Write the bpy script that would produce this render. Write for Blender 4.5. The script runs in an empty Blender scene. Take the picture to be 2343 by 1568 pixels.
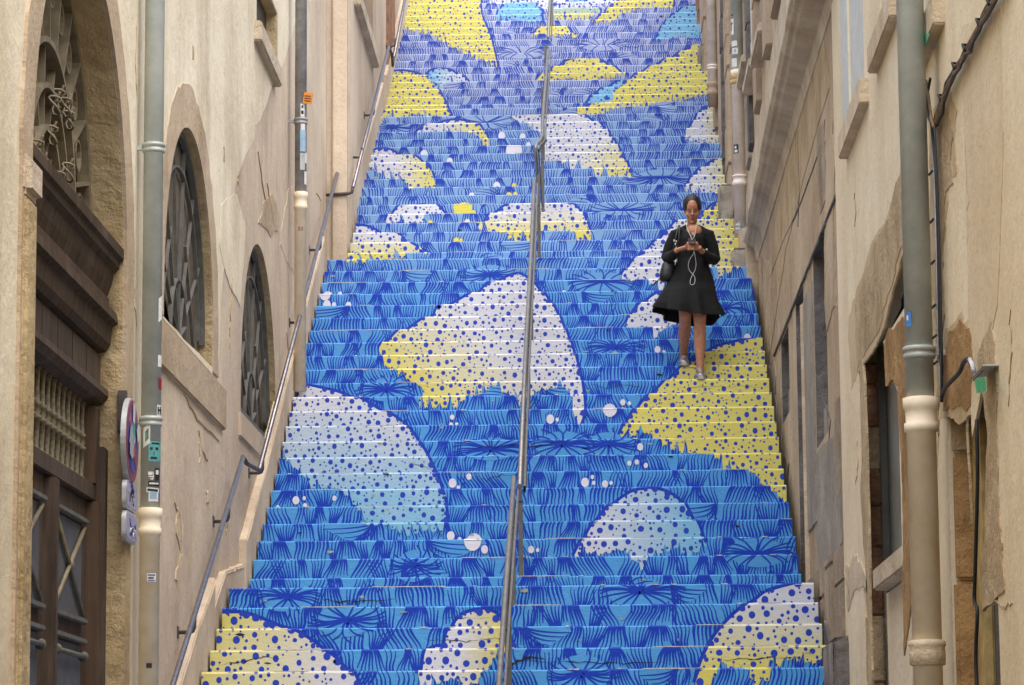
import bpy, bmesh, math, random
from mathutils import Vector, Matrix
from mathutils.geometry import tessellate_polygon
random.seed(7)
R = math.radians
sc = bpy.context.scene
COL = sc.collection

# ------------------------------------------------------------------ camera
KS = .732                                   # tracing units: 2342 x 1568 over the frame
F = 9730*KS; CX, CY = 1171.2, 784.0
PITCH = math.atan((2527-1071)/9730); YAW = R(1.47); ROLL = R(0.42)
CAMZ = 1.575
C0 = Vector((0, 0, CAMZ))
FW = Vector((-math.sin(YAW)*math.cos(PITCH), math.cos(YAW)*math.cos(PITCH), math.sin(PITCH)))
_r = Vector((math.cos(YAW), math.sin(YAW), 0)); _u = _r.cross(FW)
RT = _r*math.cos(ROLL) - _u*math.sin(ROLL); UP = _u*math.cos(ROLL) + _r*math.sin(ROLL)
def ray(x, y): return FW*F + RT*(x-CX) - UP*(y-CY)
def onX(x, y, X): r = ray(x, y); return C0 + r*(X/r.x)
def onY(x, y, Y): r = ray(x, y); return C0 + r*(Y/r.y)
def onZ(x, y, Z): r = ray(x, y); return C0 + r*((Z-CAMZ)/r.z)
def yz(x, y, X): p = onX(x, y, X); return (p.y, p.z)

cd = bpy.data.cameras.new('camera'); cam = bpy.data.objects.new('camera', cd); COL.objects.link(cam)
cd.sensor_width = 36; cd.lens = F/2342.4*36; cd.clip_start = .1; cd.clip_end = 500
M = Matrix((RT, UP, -FW)).transposed().to_4x4(); M.translation = C0
cam.matrix_world = M; sc.camera = cam

# ------------------------------------------------------------------ materials
def lin(c):
    o = []
    for v in c:
        v = v/255.0
        o.append(v/12.92 if v <= .04045 else ((v+.055)/1.055)**2.4)
    return (o[0], o[1], o[2], 1)
def newmat(name):
    m = bpy.data.materials.new(name); m.use_nodes = True
    nt = m.node_tree; b = nt.nodes['Principled BSDF']
    return m, nt, b
def nd(nt, t, **kw):
    n = nt.nodes.new(t)
    for k, v in kw.items(): setattr(n, k, v)
    return n
def ramp(nt, stops, interp='LINEAR'):
    n = nd(nt, 'ShaderNodeValToRGB'); cr = n.color_ramp; cr.interpolation = interp
    while len(cr.elements) < len(stops): cr.elements.new(.5)
    for e, (p, c) in zip(cr.elements, stops): e.position = p; e.color = c
    return n
def noise(nt, vec, scale, detail=4, rough=.55):
    n = nd(nt, 'ShaderNodeTexNoise'); n.inputs['Scale'].default_value = scale
    n.inputs['Detail'].default_value = detail; n.inputs['Roughness'].default_value = rough
    nt.links.new(vec, n.inputs['Vector']); return n.outputs['Fac']
def mapping(nt, scale):
    tc = nd(nt, 'ShaderNodeTexCoord'); mp = nd(nt, 'ShaderNodeMapping'); mp.inputs['Scale'].default_value = scale
    nt.links.new(tc.outputs['Object'], mp.inputs['Vector']); return mp.outputs['Vector']
def mix(nt, a, b, f, mode='MIX'):
    n = nd(nt, 'ShaderNodeMix', data_type='RGBA', blend_type=mode)
    def put(sock, v):
        if hasattr(v, 'is_linked') or hasattr(v, 'links'): nt.links.new(v, sock)
        else: sock.default_value = v
    put(n.inputs[6], a); put(n.inputs[7], b); put(n.inputs[0], f)
    return n.outputs[2]
def math_(nt, op, a, b=None):
    n = nd(nt, 'ShaderNodeMath', operation=op)
    for i, v in enumerate((a, b)):
        if v is None: continue
        if hasattr(v, 'links'): nt.links.new(v, n.inputs[i])
        else: n.inputs[i].default_value = v
    return n.outputs[0]
def rampv(nt, v, p0, p1):
    n = nd(nt, 'ShaderNodeMapRange'); n.inputs[1].default_value = p0; n.inputs[2].default_value = p1
    nt.links.new(v, n.inputs[0]); return n.outputs[0]
def bump(nt, b, h, dist, strength=1.0):
    n = nd(nt, 'ShaderNodeBump'); n.inputs['Distance'].default_value = dist; n.inputs['Strength'].default_value = strength
    nt.links.new(h, n.inputs['Height']); nt.links.new(n.outputs[0], b.inputs['Normal'])

def plaster(name, light, dark, stain, big=.55, streak=.5, stainamt=.5, bmp=.006, lo=.35, hi=.65, grain=30, stz=.13, pit=.0):
    m, nt, b = newmat(name)
    v = mapping(nt, (1, 1, 1)); vs = mapping(nt, (1.3, 1.3, .3+stz)); vf = mapping(nt, (4, 4, 1.6))
    n1 = noise(nt, v, big, 8, .6)
    col = mix(nt, lin(light), lin(dark), rampv(nt, n1, lo, hi))
    s = noise(nt, vs, 1.0, 8, .62)
    col = mix(nt, col, lin(stain), math_(nt, 'MULTIPLY', rampv(nt, s, .48, .78), stainamt))
    s2 = noise(nt, vf, 1.0, 6, .6)
    col = mix(nt, col, lin(tuple(max(0, x-38) for x in dark)), math_(nt, 'MULTIPLY', rampv(nt, s2, .55, .85), streak))
    g = noise(nt, v, grain, 5, .7)
    col = mix(nt, col, (0.0, 0.0, 0.0, 1), math_(nt, 'MULTIPLY', rampv(nt, g, .52, .9), .32))
    w = noise(nt, v, 3.1, 9, .7)
    col = mix(nt, col, lin(tuple(min(255, x+22) for x in light)), math_(nt, 'MULTIPLY', rampv(nt, w, .6, .8), .45))
    nt.links.new(col, b.inputs['Base Color']); b.inputs['Roughness'].default_value = .93
    b.inputs['Specular IOR Level'].default_value = .15
    h = math_(nt, 'ADD', math_(nt, 'MULTIPLY', g, .35), math_(nt, 'ADD', noise(nt, v, 6, 8, .65), math_(nt, 'MULTIPLY', n1, 1.5)))
    bump(nt, b, h, bmp*2.4)
    return m
def flat(name, c, rough=.6, metal=0, var=.12, scale=14, bmp=0, coat=0, c2=None):
    m, nt, b = newmat(name)
    v = mapping(nt, (1, 1, 1)); n = noise(nt, v, scale, 6, .65)
    c2 = c2 or tuple(max(0, x*(1-var*2)) for x in c)
    col = mix(nt, lin(c), lin(c2), rampv(nt, n, .35, .7))
    nt.links.new(col, b.inputs['Base Color']); b.inputs['Roughness'].default_value = rough; b.inputs['Metallic'].default_value = metal
    if bmp: bump(nt, b, n, bmp)
    return m
def wood(name, c, c2, rough=.55):
    m, nt, b = newmat(name)
    v = mapping(nt, (14, 14, 1.2)); n = noise(nt, v, 1.6, 8, .65)
    v2 = mapping(nt, (1, 1, 1)); n2 = noise(nt, v2, 2.2, 6, .6)
    col = mix(nt, lin(c), lin(c2), rampv(nt, n, .35, .7))
    col = mix(nt, col, lin((120, 108, 98)), math_(nt, 'MULTIPLY', rampv(nt, n2, .5, .8), .35))
    nt.links.new(col, b.inputs['Base Color']); b.inputs['Roughness'].default_value = rough+.25; b.inputs['Specular IOR Level'].default_value = .15
    bump(nt, b, n, .006); return m

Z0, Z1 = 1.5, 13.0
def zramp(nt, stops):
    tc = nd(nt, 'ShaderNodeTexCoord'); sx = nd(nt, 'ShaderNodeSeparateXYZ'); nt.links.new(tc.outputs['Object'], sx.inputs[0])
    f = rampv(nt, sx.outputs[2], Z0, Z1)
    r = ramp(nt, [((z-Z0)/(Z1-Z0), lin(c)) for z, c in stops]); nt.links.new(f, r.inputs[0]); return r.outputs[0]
def wear(nt, b, col, amt=.5, lightc=(205, 205, 212)):
    v = mapping(nt, (1, 1, 1.6))
    n = noise(nt, v, 1.3, 8, .6); col = mix(nt, col, (0, 0, 0, 1), math_(nt, 'MULTIPLY', rampv(nt, n, .45, .8), .22*amt))
    g = noise(nt, v, 26, 6, .75)
    col = mix(nt, col, lin(lightc), math_(nt, 'MULTIPLY', rampv(nt, g, .64, .76), .55*amt))
    d = noise(nt, mapping(nt, (3, 3, 7)), 4, 8, .7)
    col = mix(nt, col, lin((72, 66, 62)), math_(nt, 'MULTIPLY', rampv(nt, d, .66, .8), .5*amt))
    nt.links.new(col, b.inputs['Base Color']); b.inputs['Roughness'].default_value = .62
    b.inputs['Specular IOR Level'].default_value = .25
    bump(nt, b, math_(nt, 'ADD', g, n), .006)
def zpaint(name, stops, amt=.5):
    m, nt, b = newmat(name); wear(nt, b, zramp(nt, stops), amt); return m
def gpaint(name, c1, p1, c2, p2, amt=.4):
    """paint that is sprayed from colour c1 at p1 to colour c2 at p2 (x,z)"""
    m, nt, b = newmat(name)
    tc = nd(nt, 'ShaderNodeTexCoord'); sx = nd(nt, 'ShaderNodeSeparateXYZ'); nt.links.new(tc.outputs['Object'], sx.inputs[0])
    dx, dz = p2[0]-p1[0], p2[1]-p1[1]; L2 = dx*dx+dz*dz
    t = math_(nt, 'ADD', math_(nt, 'MULTIPLY', math_(nt, 'SUBTRACT', sx.outputs[0], p1[0]), dx/L2),
              math_(nt, 'MULTIPLY', math_(nt, 'SUBTRACT', sx.outputs[2], p1[1]), dz/L2))
    n = noise(nt, mapping(nt, (1, 1, 1)), 2.5, 4)
    t = math_(nt, 'ADD', t, math_(nt, 'MULTIPLY', math_(nt, 'SUBTRACT', n, .5), .5))
    col = mix(nt, lin(c1), lin(c2), rampv(nt, t, .1, .9))
    wear(nt, b, col, amt, (228, 226, 218)); return m

MT = {}
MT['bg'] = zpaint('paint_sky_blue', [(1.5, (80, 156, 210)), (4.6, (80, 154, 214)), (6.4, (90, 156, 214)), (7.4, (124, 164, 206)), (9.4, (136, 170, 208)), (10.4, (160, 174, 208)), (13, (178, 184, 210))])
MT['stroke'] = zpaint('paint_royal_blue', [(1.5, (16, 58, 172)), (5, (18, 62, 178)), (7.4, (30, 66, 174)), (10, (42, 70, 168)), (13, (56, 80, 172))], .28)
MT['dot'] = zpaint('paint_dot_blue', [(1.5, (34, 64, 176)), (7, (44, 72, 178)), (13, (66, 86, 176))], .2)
MT['tread'] = flat('worn_tread_stone', (150, 160, 180), .8, 0, .2, 9, .004)
MT['crack'] = flat('crack_dirt', (38, 36, 34), .95)
YEL, WHI, LIB = (216, 204, 106), (210, 210, 214), (128, 184, 212)
MT['bubW'] = gpaint('paint_white_spot', (222, 220, 228), (0, 0), (222, 220, 228), (1, 0), .3)
MT['bubY'] = gpaint('paint_yellow_spot', (222, 208, 92), (0, 0), (226, 212, 100), (1, 0), .3)

MT['wall_l'] = plaster('beige_plaster', (222, 204, 178), (190, 170, 146), (156, 134, 110), .5, .45, .75)
MT['wall_l_hi'] = plaster('cream_plaster', (242, 230, 202), (216, 200, 168), (176, 158, 128), .6, .4, .75)
MT['wall_lf'] = plaster('far_beige_plaster', (218, 200, 174), (194, 174, 150), (166, 146, 124), .5, .45, .6)
MT['quoin'] = plaster('grey_beige_stone', (188, 168, 144), (164, 144, 122), (130, 112, 94), 1.2, .5, .5)
MT['stone_rough'] = plaster('rough_jamb_stone', (206, 184, 142), (176, 152, 112), (124, 104, 78), 2.2, .4, .6, .02, grain=16)
MT['surround'] = plaster('window_surround_plaster', (202, 182, 154), (178, 156, 128), (148, 128, 104), 1.2, .4, .5, .01)
MT['wall_r'] = plaster('warm_cream_plaster', (240, 224, 192), (226, 206, 170), (198, 172, 134), .7, .3, .5)
MT['wall_w'] = plaster('weathered_stone_wall', (204, 184, 154), (174, 152, 124), (164, 132, 90), .9, .7, .65, .012, stz=.1)
MT['wall_wu'] = plaster('upper_stone_wall', (212, 194, 166), (184, 164, 138), (138, 120, 100), 1.3, .8, .5, .012, stz=.1)
MT['stone_pale'] = plaster('pale_ledge_stone', (222, 206, 180), (194, 176, 150), (150, 132, 110), 2.2, .6, .5, .018)
MT['stone_grey'] = plaster('grey_niche_stone', (134, 127, 121), (98, 92, 87), (70, 63, 56), 2.6, .6, .5, .018)
MT['wall_r3'] = plaster('stained_cream_render', (216, 194, 156), (198, 174, 136), (160, 134, 98), 1.4, .4, .6)
MT['wall_w2'] = plaster('weathered_grey_render', (198, 180, 154), (170, 152, 128), (150, 124, 92), 1.2, .7, .6, .01, stz=.1)
MT['stone_mix'] = plaster('grey_brown_masonry', (188, 170, 144), (154, 136, 114), (118, 100, 80), 1.8, .7, .6, .016)
MT['wall_r2'] = plaster('repaired_cream_render', (230, 212, 180), (216, 194, 158), (188, 162, 124), .8, .25, .4)
MT['stone_brown'] = plaster('bare_ochre_stone', (194, 156, 106), (158, 122, 78), (112, 86, 58), 2.6, .5, .6, .02, grain=18)
MT['stone_tan'] = plaster('bare_tan_stone', (208, 186, 150), (182, 156, 120), (134, 112, 84), 2.4, .6, .6, .02, grain=20)
MT['brick'] = plaster('old_brick', (186, 138, 104), (142, 108, 86), (96, 80, 70), 3.4, .5, .6, .022, grain=18)
MT['cement'] = plaster('cement_stone', (176, 166, 150), (146, 136, 122), (110, 102, 92), 2.2, .4, .5, .01)
MT['edge_pale'] = plaster('pale_cement_edge', (224, 206, 178), (200, 178, 146), (160, 138, 110), 3, .3, .5, .01)
MT['zinc'] = flat('grey_zinc', (188, 192, 184), .45, .15, .1, 4, c2=(156, 162, 154))
MT['zinc_d'] = flat('dull_zinc', (170, 168, 164), .5, .2, .14, 7)
MT['castcream'] = flat('cream_cast_iron', (240, 226, 200), .6, 0, .05, 5, .003, c2=(218, 198, 164))
MT['castpink'] = flat('pale_cast_iron', (238, 226, 214), .6, 0, .06, 7, .002, c2=(214, 196, 182))
MT['castyellow'] = flat('yellowed_collar', (196, 170, 110), .65, 0, .15, 9, .003)
MT['wood'] = wood('brown_door_wood', (90, 76, 64), (62, 52, 44))
MT['wood_d'] = wood('dark_moulding_wood', (86, 69, 50), (48, 40, 30), .6)
MT['wood_red'] = wood('reddish_frame_wood', (94, 74, 58), (72, 57, 46))
MT['doorgrey'] = flat('blue_grey_door_panel', (92, 92, 94), .75, 0, .12, 5)
MT['iron'] = flat('old_iron', (140, 126, 98), .6, .1, .2, 10, c2=(100, 88, 68))
MT['iron_g'] = flat('grey_iron', (104, 101, 92), .75, .0, .12, 10)
MT['balu'] = flat('weathered_baluster_wood', (124, 112, 84), .7, 0, .2, 40, c2=(62, 54, 40))
MT['chip'] = flat('worn_bare_stone', (176, 174, 170), .85, 0, .15, 30)
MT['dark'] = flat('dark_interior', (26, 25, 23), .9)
MT['glassd'] = flat('dusty_dark_glass', (34, 34, 33), .35, 0, .2, 5)
MT['mesh'] = flat('dusty_wire_mesh', (112, 100, 80), .9, 0, .12, 60, c2=(84, 74, 58))
MT['slate'] = flat('grey_glass', (150, 150, 138), .3, 0, .1, 3)
MT['shutter'] = flat('pale_blue_grey_shutter', (204, 205, 198), .8, 0, .05, 12)
MT['steel'] = flat('polished_steel_rail', (140, 138, 136), .45, .55, .08, 12)
MT['post'] = flat('grey_painted_post', (104, 102, 98), .55, .2, .12, 14)
MT['rail'] = flat('grey_wall_rail', (146, 142, 146), .33, .75, .12, 12)
MT['bracket'] = flat('dark_bracket_iron', (92, 84, 78), .6, .3)
MT['black'] = flat('black_cable', (34, 34, 36), .6)
MT['cablebeige'] = flat('dusty_cable', (142, 118, 88), .7, 0, .25, 20)
MT['cablewhite'] = flat('white_conduit', (214, 212, 214), .5)
MT['green'] = flat('green_paper', (66, 170, 112), .7, 0, .06)
MT['greenpale'] = flat('pale_green_paper', (104, 186, 148), .7, 0, .06)
MT['orange'] = flat('orange_paper', (236, 140, 20), .6, 0, .08)
MT['white'] = flat('white_paper', (218, 216, 210), .6, 0, .06, 30)
MT['ink'] = flat('black_ink', (30, 30, 32), .6)
MT['teal'] = flat('teal_paper', (92, 168, 166), .6, 0, .1)
MT['bluep'] = flat('blue_paper', (70, 130, 196), .6, 0, .08)
MT['palebluep'] = flat('pale_blue_paper', (150, 184, 206), .6, 0, .08)
MT['redp'] = flat('dark_red_paint', (150, 34, 46), .5, 0, .12)
MT['signred'] = flat('faded_sign_red', (150, 72, 92), .5, 0, .15)
MT['signblue'] = flat('sign_blue', (72, 76, 150), .5, 0, .14)
MT['signrim'] = flat('sign_grey_metal', (196, 196, 194), .4, .4, .05)
MT['lilac'] = flat('lilac_paper', (172, 168, 196), .6, 0, .12, 40)
MT['ground'] = plaster('street_asphalt', (120, 116, 110), (96, 92, 88), (80, 76, 72), .5, .2, .4, .01)
MT['skin'] = None

def skinmat():
    m, nt, b = newmat('brown_skin')
    n = noise(nt, mapping(nt, (1, 1, 1)), 30, 5)
    col = mix(nt, lin((190, 134, 102)), lin((168, 112, 82)), rampv(nt, n, .35, .7))
    nt.links.new(col, b.inputs['Base Color']); b.inputs['Roughness'].default_value = .5
    b.inputs['Subsurface Weight'].default_value = .12; b.inputs['Subsurface Radius'].default_value = (.012, .005, .003)
    return m
MT['skin'] = skinmat()
MT['lip'] = flat('lip_skin', (150, 88, 76), .45, 0, .06)
MT['hair'] = flat('dark_brown_hair', (30, 23, 19), .55, 0, .3, 60, .004)
MT['dress'] = flat('black_dress_fabric', (10, 11, 12), .9, 0, .3, 14, .012)
MT['shorts'] = flat('black_shiny_cloth', (20, 22, 26), .35)
MT['bag'] = flat('black_leather', (30, 31, 31), .42, 0, .25, 20, .003)
MT['silver'] = flat('silver_leather', (176, 172, 172), .3, .75, .1, 25)
MT['sole'] = flat('pale_rubber_sole', (190, 184, 180), .7)
MT['phone'] = flat('dark_phone', (34, 22, 24), .3)
MT['phoneedge'] = flat('pale_phone_edge', (206, 190, 156), .35, .4)
MT['cord'] = flat('white_cord', (222, 222, 220), .5, 0, .03)
MT['metal'] = flat('bright_metal', (210, 210, 208), .3, .9, .05)

# ------------------------------------------------------------------ mesh helpers
def tag(o, label=None, cat=None, group=None, kind=None):
    if label: o['label'] = label
    if cat: o['category'] = cat
    if group: o['group'] = group
    if kind: o['kind'] = kind
    return o
def empty(name, loc, label, cat, group=None):
    o = bpy.data.objects.new(name, None); o.location = loc; o.empty_display_size = .2
    COL.objects.link(o); tag(o, label, cat, group); return o
class MB:
    def __init__(s): s.v = []; s.f = []; s.m = []; s.mats = []; s.sm = []
    def mi(s, mat):
        if mat not in s.mats: s.mats.append(mat)
        return s.mats.index(mat)
    def face(s, pts, mat, smooth=False):
        n = len(s.v); s.v += [tuple(p) for p in pts]; s.f.append(tuple(range(n, n+len(pts)))); s.m.append(s.mi(mat)); s.sm.append(smooth)
    def grid(s, rows, mat, closed=False, smooth=True, capA=False, capB=False):
        n = len(s.v); w = len(rows[0])
        for r in rows: s.v += [tuple(p) for p in r]
        k = s.mi(mat)
        for i in range(len(rows)-1):
            for j in range(w if closed else w-1):
                a = n+i*w+j; b = n+i*w+(j+1) % w
                s.f.append((a, b, b+w, a+w)); s.m.append(k); s.sm.append(smooth)
        if capA: s.f.append(tuple(n+j for j in range(w))[::-1]); s.m.append(k); s.sm.append(False)
        if capB:
            e = n+(len(rows)-1)*w; s.f.append(tuple(e+j for j in range(w))); s.m.append(k); s.sm.append(False)
    def box(s, x0, x1, y0, y1, z0, z1, mat, bev=0):
        if x0 > x1: x0, x1 = x1, x0
        if y0 > y1: y0, y1 = y1, y0
        if z0 > z1: z0, z1 = z1, z0
        b = min(bev, (x1-x0)*.45, (y1-y0)*.45, (z1-z0)*.45)
        if b <= 0:
            V = [(x, y, z) for x in (x0, x1) for y in (y0, y1) for z in (z0, z1)]; n = len(s.v); s.v += V
            for q in ((0, 1, 3, 2), (4, 6, 7, 5), (0, 4, 5, 1), (2, 3, 7, 6), (0, 2, 6, 4), (1, 5, 7, 3)):
                s.f.append(tuple(n+i for i in q)); s.m.append(s.mi(mat)); s.sm.append(False)
        else:
            bm = bmesh.new(); bmesh.ops.create_cube(bm, size=1)
            for v in bm.verts: v.co = Vector(((x0+x1)/2+v.co.x*(x1-x0), (y0+y1)/2+v.co.y*(y1-y0), (z0+z1)/2+v.co.z*(z1-z0)))
            bmesh.ops.bevel(bm, geom=bm.edges[:], offset=b, segments=2, affect='EDGES')
            s.addbm(bm, mat); bm.free()
    def addbm(s, bm, mat, smooth=False):
        n = len(s.v); bm.verts.index_update(); s.v += [tuple(v.co) for v in bm.verts]; k = s.mi(mat)
        for f in bm.faces: s.f.append(tuple(n+v.index for v in f.verts)); s.m.append(k); s.sm.append(smooth)
    def tube(s, pts, r, mat, seg=8, caps=True, ell=None):
        pts = [Vector(p) for p in pts]; rows = []
        rr = r if isinstance(r, (list, tuple)) else [r]*len(pts)
        prev = None
        for i, p in enumerate(pts):
            t = (pts[min(i+1, len(pts)-1)]-pts[max(i-1, 0)]).normalized()
            if prev is None:
                a = Vector((0, 0, 1)) if abs(t.z) < .9 else Vector((0, 1, 0))
                u = t.cross(a).normalized()
            else: u = (prev - t*prev.dot(t)).normalized()
            prev = u; w = t.cross(u)
            q = rr[i]; ra, rb = (q if isinstance(q, (tuple, list)) else (q, q))
            rows.append([p+u*ra*math.cos(2*math.pi*k/seg)+w*rb*math.sin(2*math.pi*k/seg) for k in range(seg)])
        s.grid(rows, mat, True, True, caps, caps)
    def lathe(s, x, y, prof, mat, seg=20, smooth=True):
        rows = [[(x+r*math.cos(2*math.pi*k/seg), y+r*math.sin(2*math.pi*k/seg), z) for k in range(seg)] for z, r in prof]
        s.grid(rows, mat, True, smooth, True, True)
    def ellipsoid(s, c, r, mat, seg=16, rings=10, rot=None):
        rows = []
        for i in range(rings+1):
            th = math.pi*(.02+.96*i/rings)
            row = []
            for k in range(seg):
                p = Vector((r[0]*math.sin(th)*math.cos(2*math.pi*k/seg), r[1]*math.sin(th)*math.sin(2*math.pi*k/seg), r[2]*math.cos(th)))
                if rot: p = rot @ p
                row.append(p+Vector(c))
            rows.append(row)
        s.grid(rows, mat, True, True, True, True)
    def poly(s, loops, mat, flip=False):
        """planar polygon with holes: loops of 3-D points"""
        loops = [[Vector(p) for p in l] for l in loops]
        flatp = [p for l in loops for p in l]; n = len(s.v); s.v += [tuple(p) for p in flatp]; k = s.mi(mat)
        for t in tessellate_polygon(loops):
            t = tuple(n+i for i in (t[::-1] if flip else t)); s.f.append(t); s.m.append(k); s.sm.append(False)
    def prism(s, loop, off, mat):
        """closed prism: planar loop extruded by vector off"""
        loop = [Vector(p) for p in loop]; off = Vector(off)
        s.poly([loop], mat); s.poly([[p+off for p in loop]], mat)
        for i in range(len(loop)):
            a, b = loop[i], loop[(i+1) % len(loop)]; s.face([a, b, b+off, a+off], mat)
    def build(s, name, parent=None, fixn=True):
        me = bpy.data.meshes.new(name); me.from_pydata(s.v, [], s.f)
        for m in s.mats: me.materials.append(MT[m])
        me.polygons.foreach_set('material_index', s.m); me.polygons.foreach_set('use_smooth', s.sm)
        if fixn:
            bm = bmesh.new(); bm.from_mesh(me); bmesh.ops.remove_doubles(bm, verts=bm.verts[:], dist=1e-6)
            bmesh.ops.recalc_face_normals(bm, faces=bm.faces[:]); bm.to_mesh(me); bm.free()
        me.update()
        o = bpy.data.objects.new(name, me); COL.objects.link(o)
        if parent:
            o.parent = parent; o.matrix_parent_inverse = parent.matrix_basis.inverted() if parent.parent is None else (parent.parent.matrix_basis @ parent.matrix_parent_inverse @ parent.matrix_basis).inverted()
        return o
def jag(pts, amp, n=4):
    """roughen a closed 2-D outline"""
    for _ in range(n):
        out = []
        for i in range(len(pts)):
            a, b = pts[i], pts[(i+1) % len(pts)]
            L = math.hypot(b[0]-a[0], b[1]-a[1]); out.append(a)
            if L > .03:
                out.append(((a[0]+b[0])/2+random.gauss(0, amp*1.6*min(L, .5)), (a[1]+b[1])/2+random.gauss(0, amp*.3*min(L, .5))))
        pts = out
    return pts

# ------------------------------------------------------------------ stairs: nose heights and depths
NS = [2096, 2029, 1962, 1893, 1833.5, 1804, 1744, 1686.5, 1633, 1582, 1526, 1478, 1426, 1379, 1327, 1283, 1237, 1195.6, 1151.6, 1109.5, 1066.5, 1030, 991, 951.7, 916, 881, 844, 808.6, 788.5, 756, 725, 695.7, 669, 639, 611.5, 585, 558, 531.5, 507, 482, 458, 435, 412, 385, 363, 341, 328, 303, 279, 256, 234, 212, 189.5, 169, 149, 128, 109, 88, 68, 49, 31.5, 12]
H = .165
ZN = [CAMZ+.9+H*i for i in range(len(NS))]
YN = [onZ(1025, n*KS, z).y for n, z in zip(NS, ZN)]
YS = YN[:]
for a, b in ((0, 4), (5, 27), (28, 45), (46, 61)):          # light smoothing inside each flight
    for i in range(a+1, b): YS[i] = .5*YN[i]+.25*(YN[i-1]+YN[i+1])
YN = YS
NB, NA = 14, 7                                               # steps below and above the frame
steps = [(YN[0]-.345*(NB-k), ZN[0]-H*(NB-k)) for k in range(NB)] + list(zip(YN, ZN)) + [(YN[-1]+.31*(k+1), ZN[-1]+H*(k+1)) for k in range(NA)]
NST = len(steps)
def xl(i):
    k = i-NB
    return -2.59 if k <= 27 else (-2.43 if k < 33 else -2.47)
def xr(i):
    k = i-NB
    return 1.555 if k <= 27 else 1.52
def stair_hit(x, y, off=0.0):
    """ray against the nose line (raised by off)"""
    r = ray(x, y); pv = None
    for i in range(NST):
        Y, Z = steps[i]; z = CAMZ+r.z/r.y*Y; d = z-(Z+off)
        if pv is not None and pv[0]*d <= 0 and pv[0] != d:
            t = pv[0]/(pv[0]-d); Yh = pv[1]+t*(Y-pv[1]); return C0 + r*(Yh/r.y), i, t
        pv = (d, Y)
    return C0 + r*(steps[-1][0]/r.y), NST-1, 1
def xz(x, y):
    p, i, t = stair_hit(x, y); return (p.x, p.z)
def nose_z(Y):
    for i in range(NST-1):
        if steps[i][0] <= Y < steps[i+1][0]: return steps[i][1]
    return steps[-1][1] if Y >= steps[-1][0] else 0
def slope_z(Y):
    for i in range(NST-1):
        (a, za), (b, zb) = steps[i], steps[i+1]
        if a <= Y <= b: return za+(zb-za)*(Y-a)/(b-a)
    return steps[0][1]+(Y-steps[0][0])*.48 if Y < steps[0][0] else steps[-1][1]

# ------------------------------------------------------------------ mural
CH = .009
def clip1(pts, ax, lim, keep_ge):
    out = []; n = len(pts)
    for i in range(n):
        a, b = pts[i], pts[(i+1) % n]
        ia = (a[ax] >= lim) if keep_ge else (a[ax] <= lim); ib = (b[ax] >= lim) if keep_ge else (b[ax] <= lim)
        if ia: out.append(a)
        if ia != ib:
            t = (lim-a[ax])/(b[ax]-a[ax]); out.append((a[0]+t*(b[0]-a[0]), a[1]+t*(b[1]-a[1])))
    return out
def clipbox(pts, x0, x1, z0, z1):
    for ax, lim, ge in ((1, z0, True), (1, z1, False), (0, x0, True), (0, x1, False)):
        if len(pts) < 3: return []
        pts = clip1(pts, ax, lim, ge)
    o = []
    for p in pts:
        if not o or abs(p[0]-o[-1][0])+abs(p[1]-o[-1][1]) > 1e-5: o.append(p)
    return o if len(o) >= 3 else []
smb = [MB() for _ in range(NST)]
jit = [0]*NST
def paint(i, pts, mat, layer, convex=False):
    """a flat patch of paint on riser i (x,z), following its rounded nose"""
    Y, Z = steps[i]; m = smb[i]
    jit[i] += 1; off = layer*.0009 + (jit[i] % 17)*.00005
    for z0, z1 in ((Z-H, Z-CH), (Z-CH, Z)):
        q = clipbox(pts, xl(i)+.001, xr(i)-.001, z0, z1)
        if not q: continue
        if z1 == Z: P = [Vector((x, Y+(z-(Z-CH))*.9-off*.74, z+off*.67)) for x, z in q]
        else: P = [Vector((x, Y-off, z)) for x, z in q]
        if convex or len(P) <= 4: m.face(P, mat)
        else: m.poly([P], mat)
def paint_all(pts, mat, layer, convex=False):
    lo = min(p[1] for p in pts); hi = max(p[1] for p in pts)
    for i in range(NST):
        Z = steps[i][1]
        if Z-H < hi and Z > lo: paint(i, pts, mat, layer, convex)
def spans(poly, z):
    xs = []
    for k in range(len(poly)):
        a, b = poly[k-1], poly[k]
        if (a[1] > z) != (b[1] > z): xs.append(a[0]+(b[0]-a[0])*(z-a[1])/(b[1]-a[1]))
    xs.sort(); return [(xs[k], xs[k+1]) for k in range(0, len(xs)-1, 2)]
def scan_all(poly, mat, layer):
    """a big, possibly ragged, painted shape filled in thin rows, riser by riser"""
    lo = min(p[1] for p in poly); hi = max(p[1] for p in poly); N = 16
    for i in range(NST):
        Y, Z = steps[i]
        if not (Z-H < hi and Z > lo): continue
        zs = [Z-H+(H-CH)*k/N for k in range(N+1)]+[Z]; m = smb[i]; jit[i] += 1; off = layer*.0009+(jit[i] % 17)*.00005; A, B = xl(i)+.001, xr(i)-.001
        def P(x, z):
            x = min(max(x, A), B)
            return (x, Y-off, z) if z <= Z-CH+1e-6 else (x, Y+CH*.9-off*.74, z+off*.67)
        for z0, z1 in zip(zs, zs[1:]):
            e = 1e-5; s0 = spans(poly, z0+e); s1 = spans(poly, z1-e); sm_ = spans(poly, (z0+z1)/2)
            if len(s0) == len(s1) == len(sm_): Q = list(zip(s0, s1))
            else: Q = [(q, q) for q in sm_]
            for (a0, b0), (a1, b1) in Q:
                if min(b0, b1) < A or max(a0, a1) > B or max(b0-a0, b1-a1) < .0008: continue
                m.face([P(a0, z0), P(b0, z0), P(b1, z1), P(a1, z1)], mat)
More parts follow.
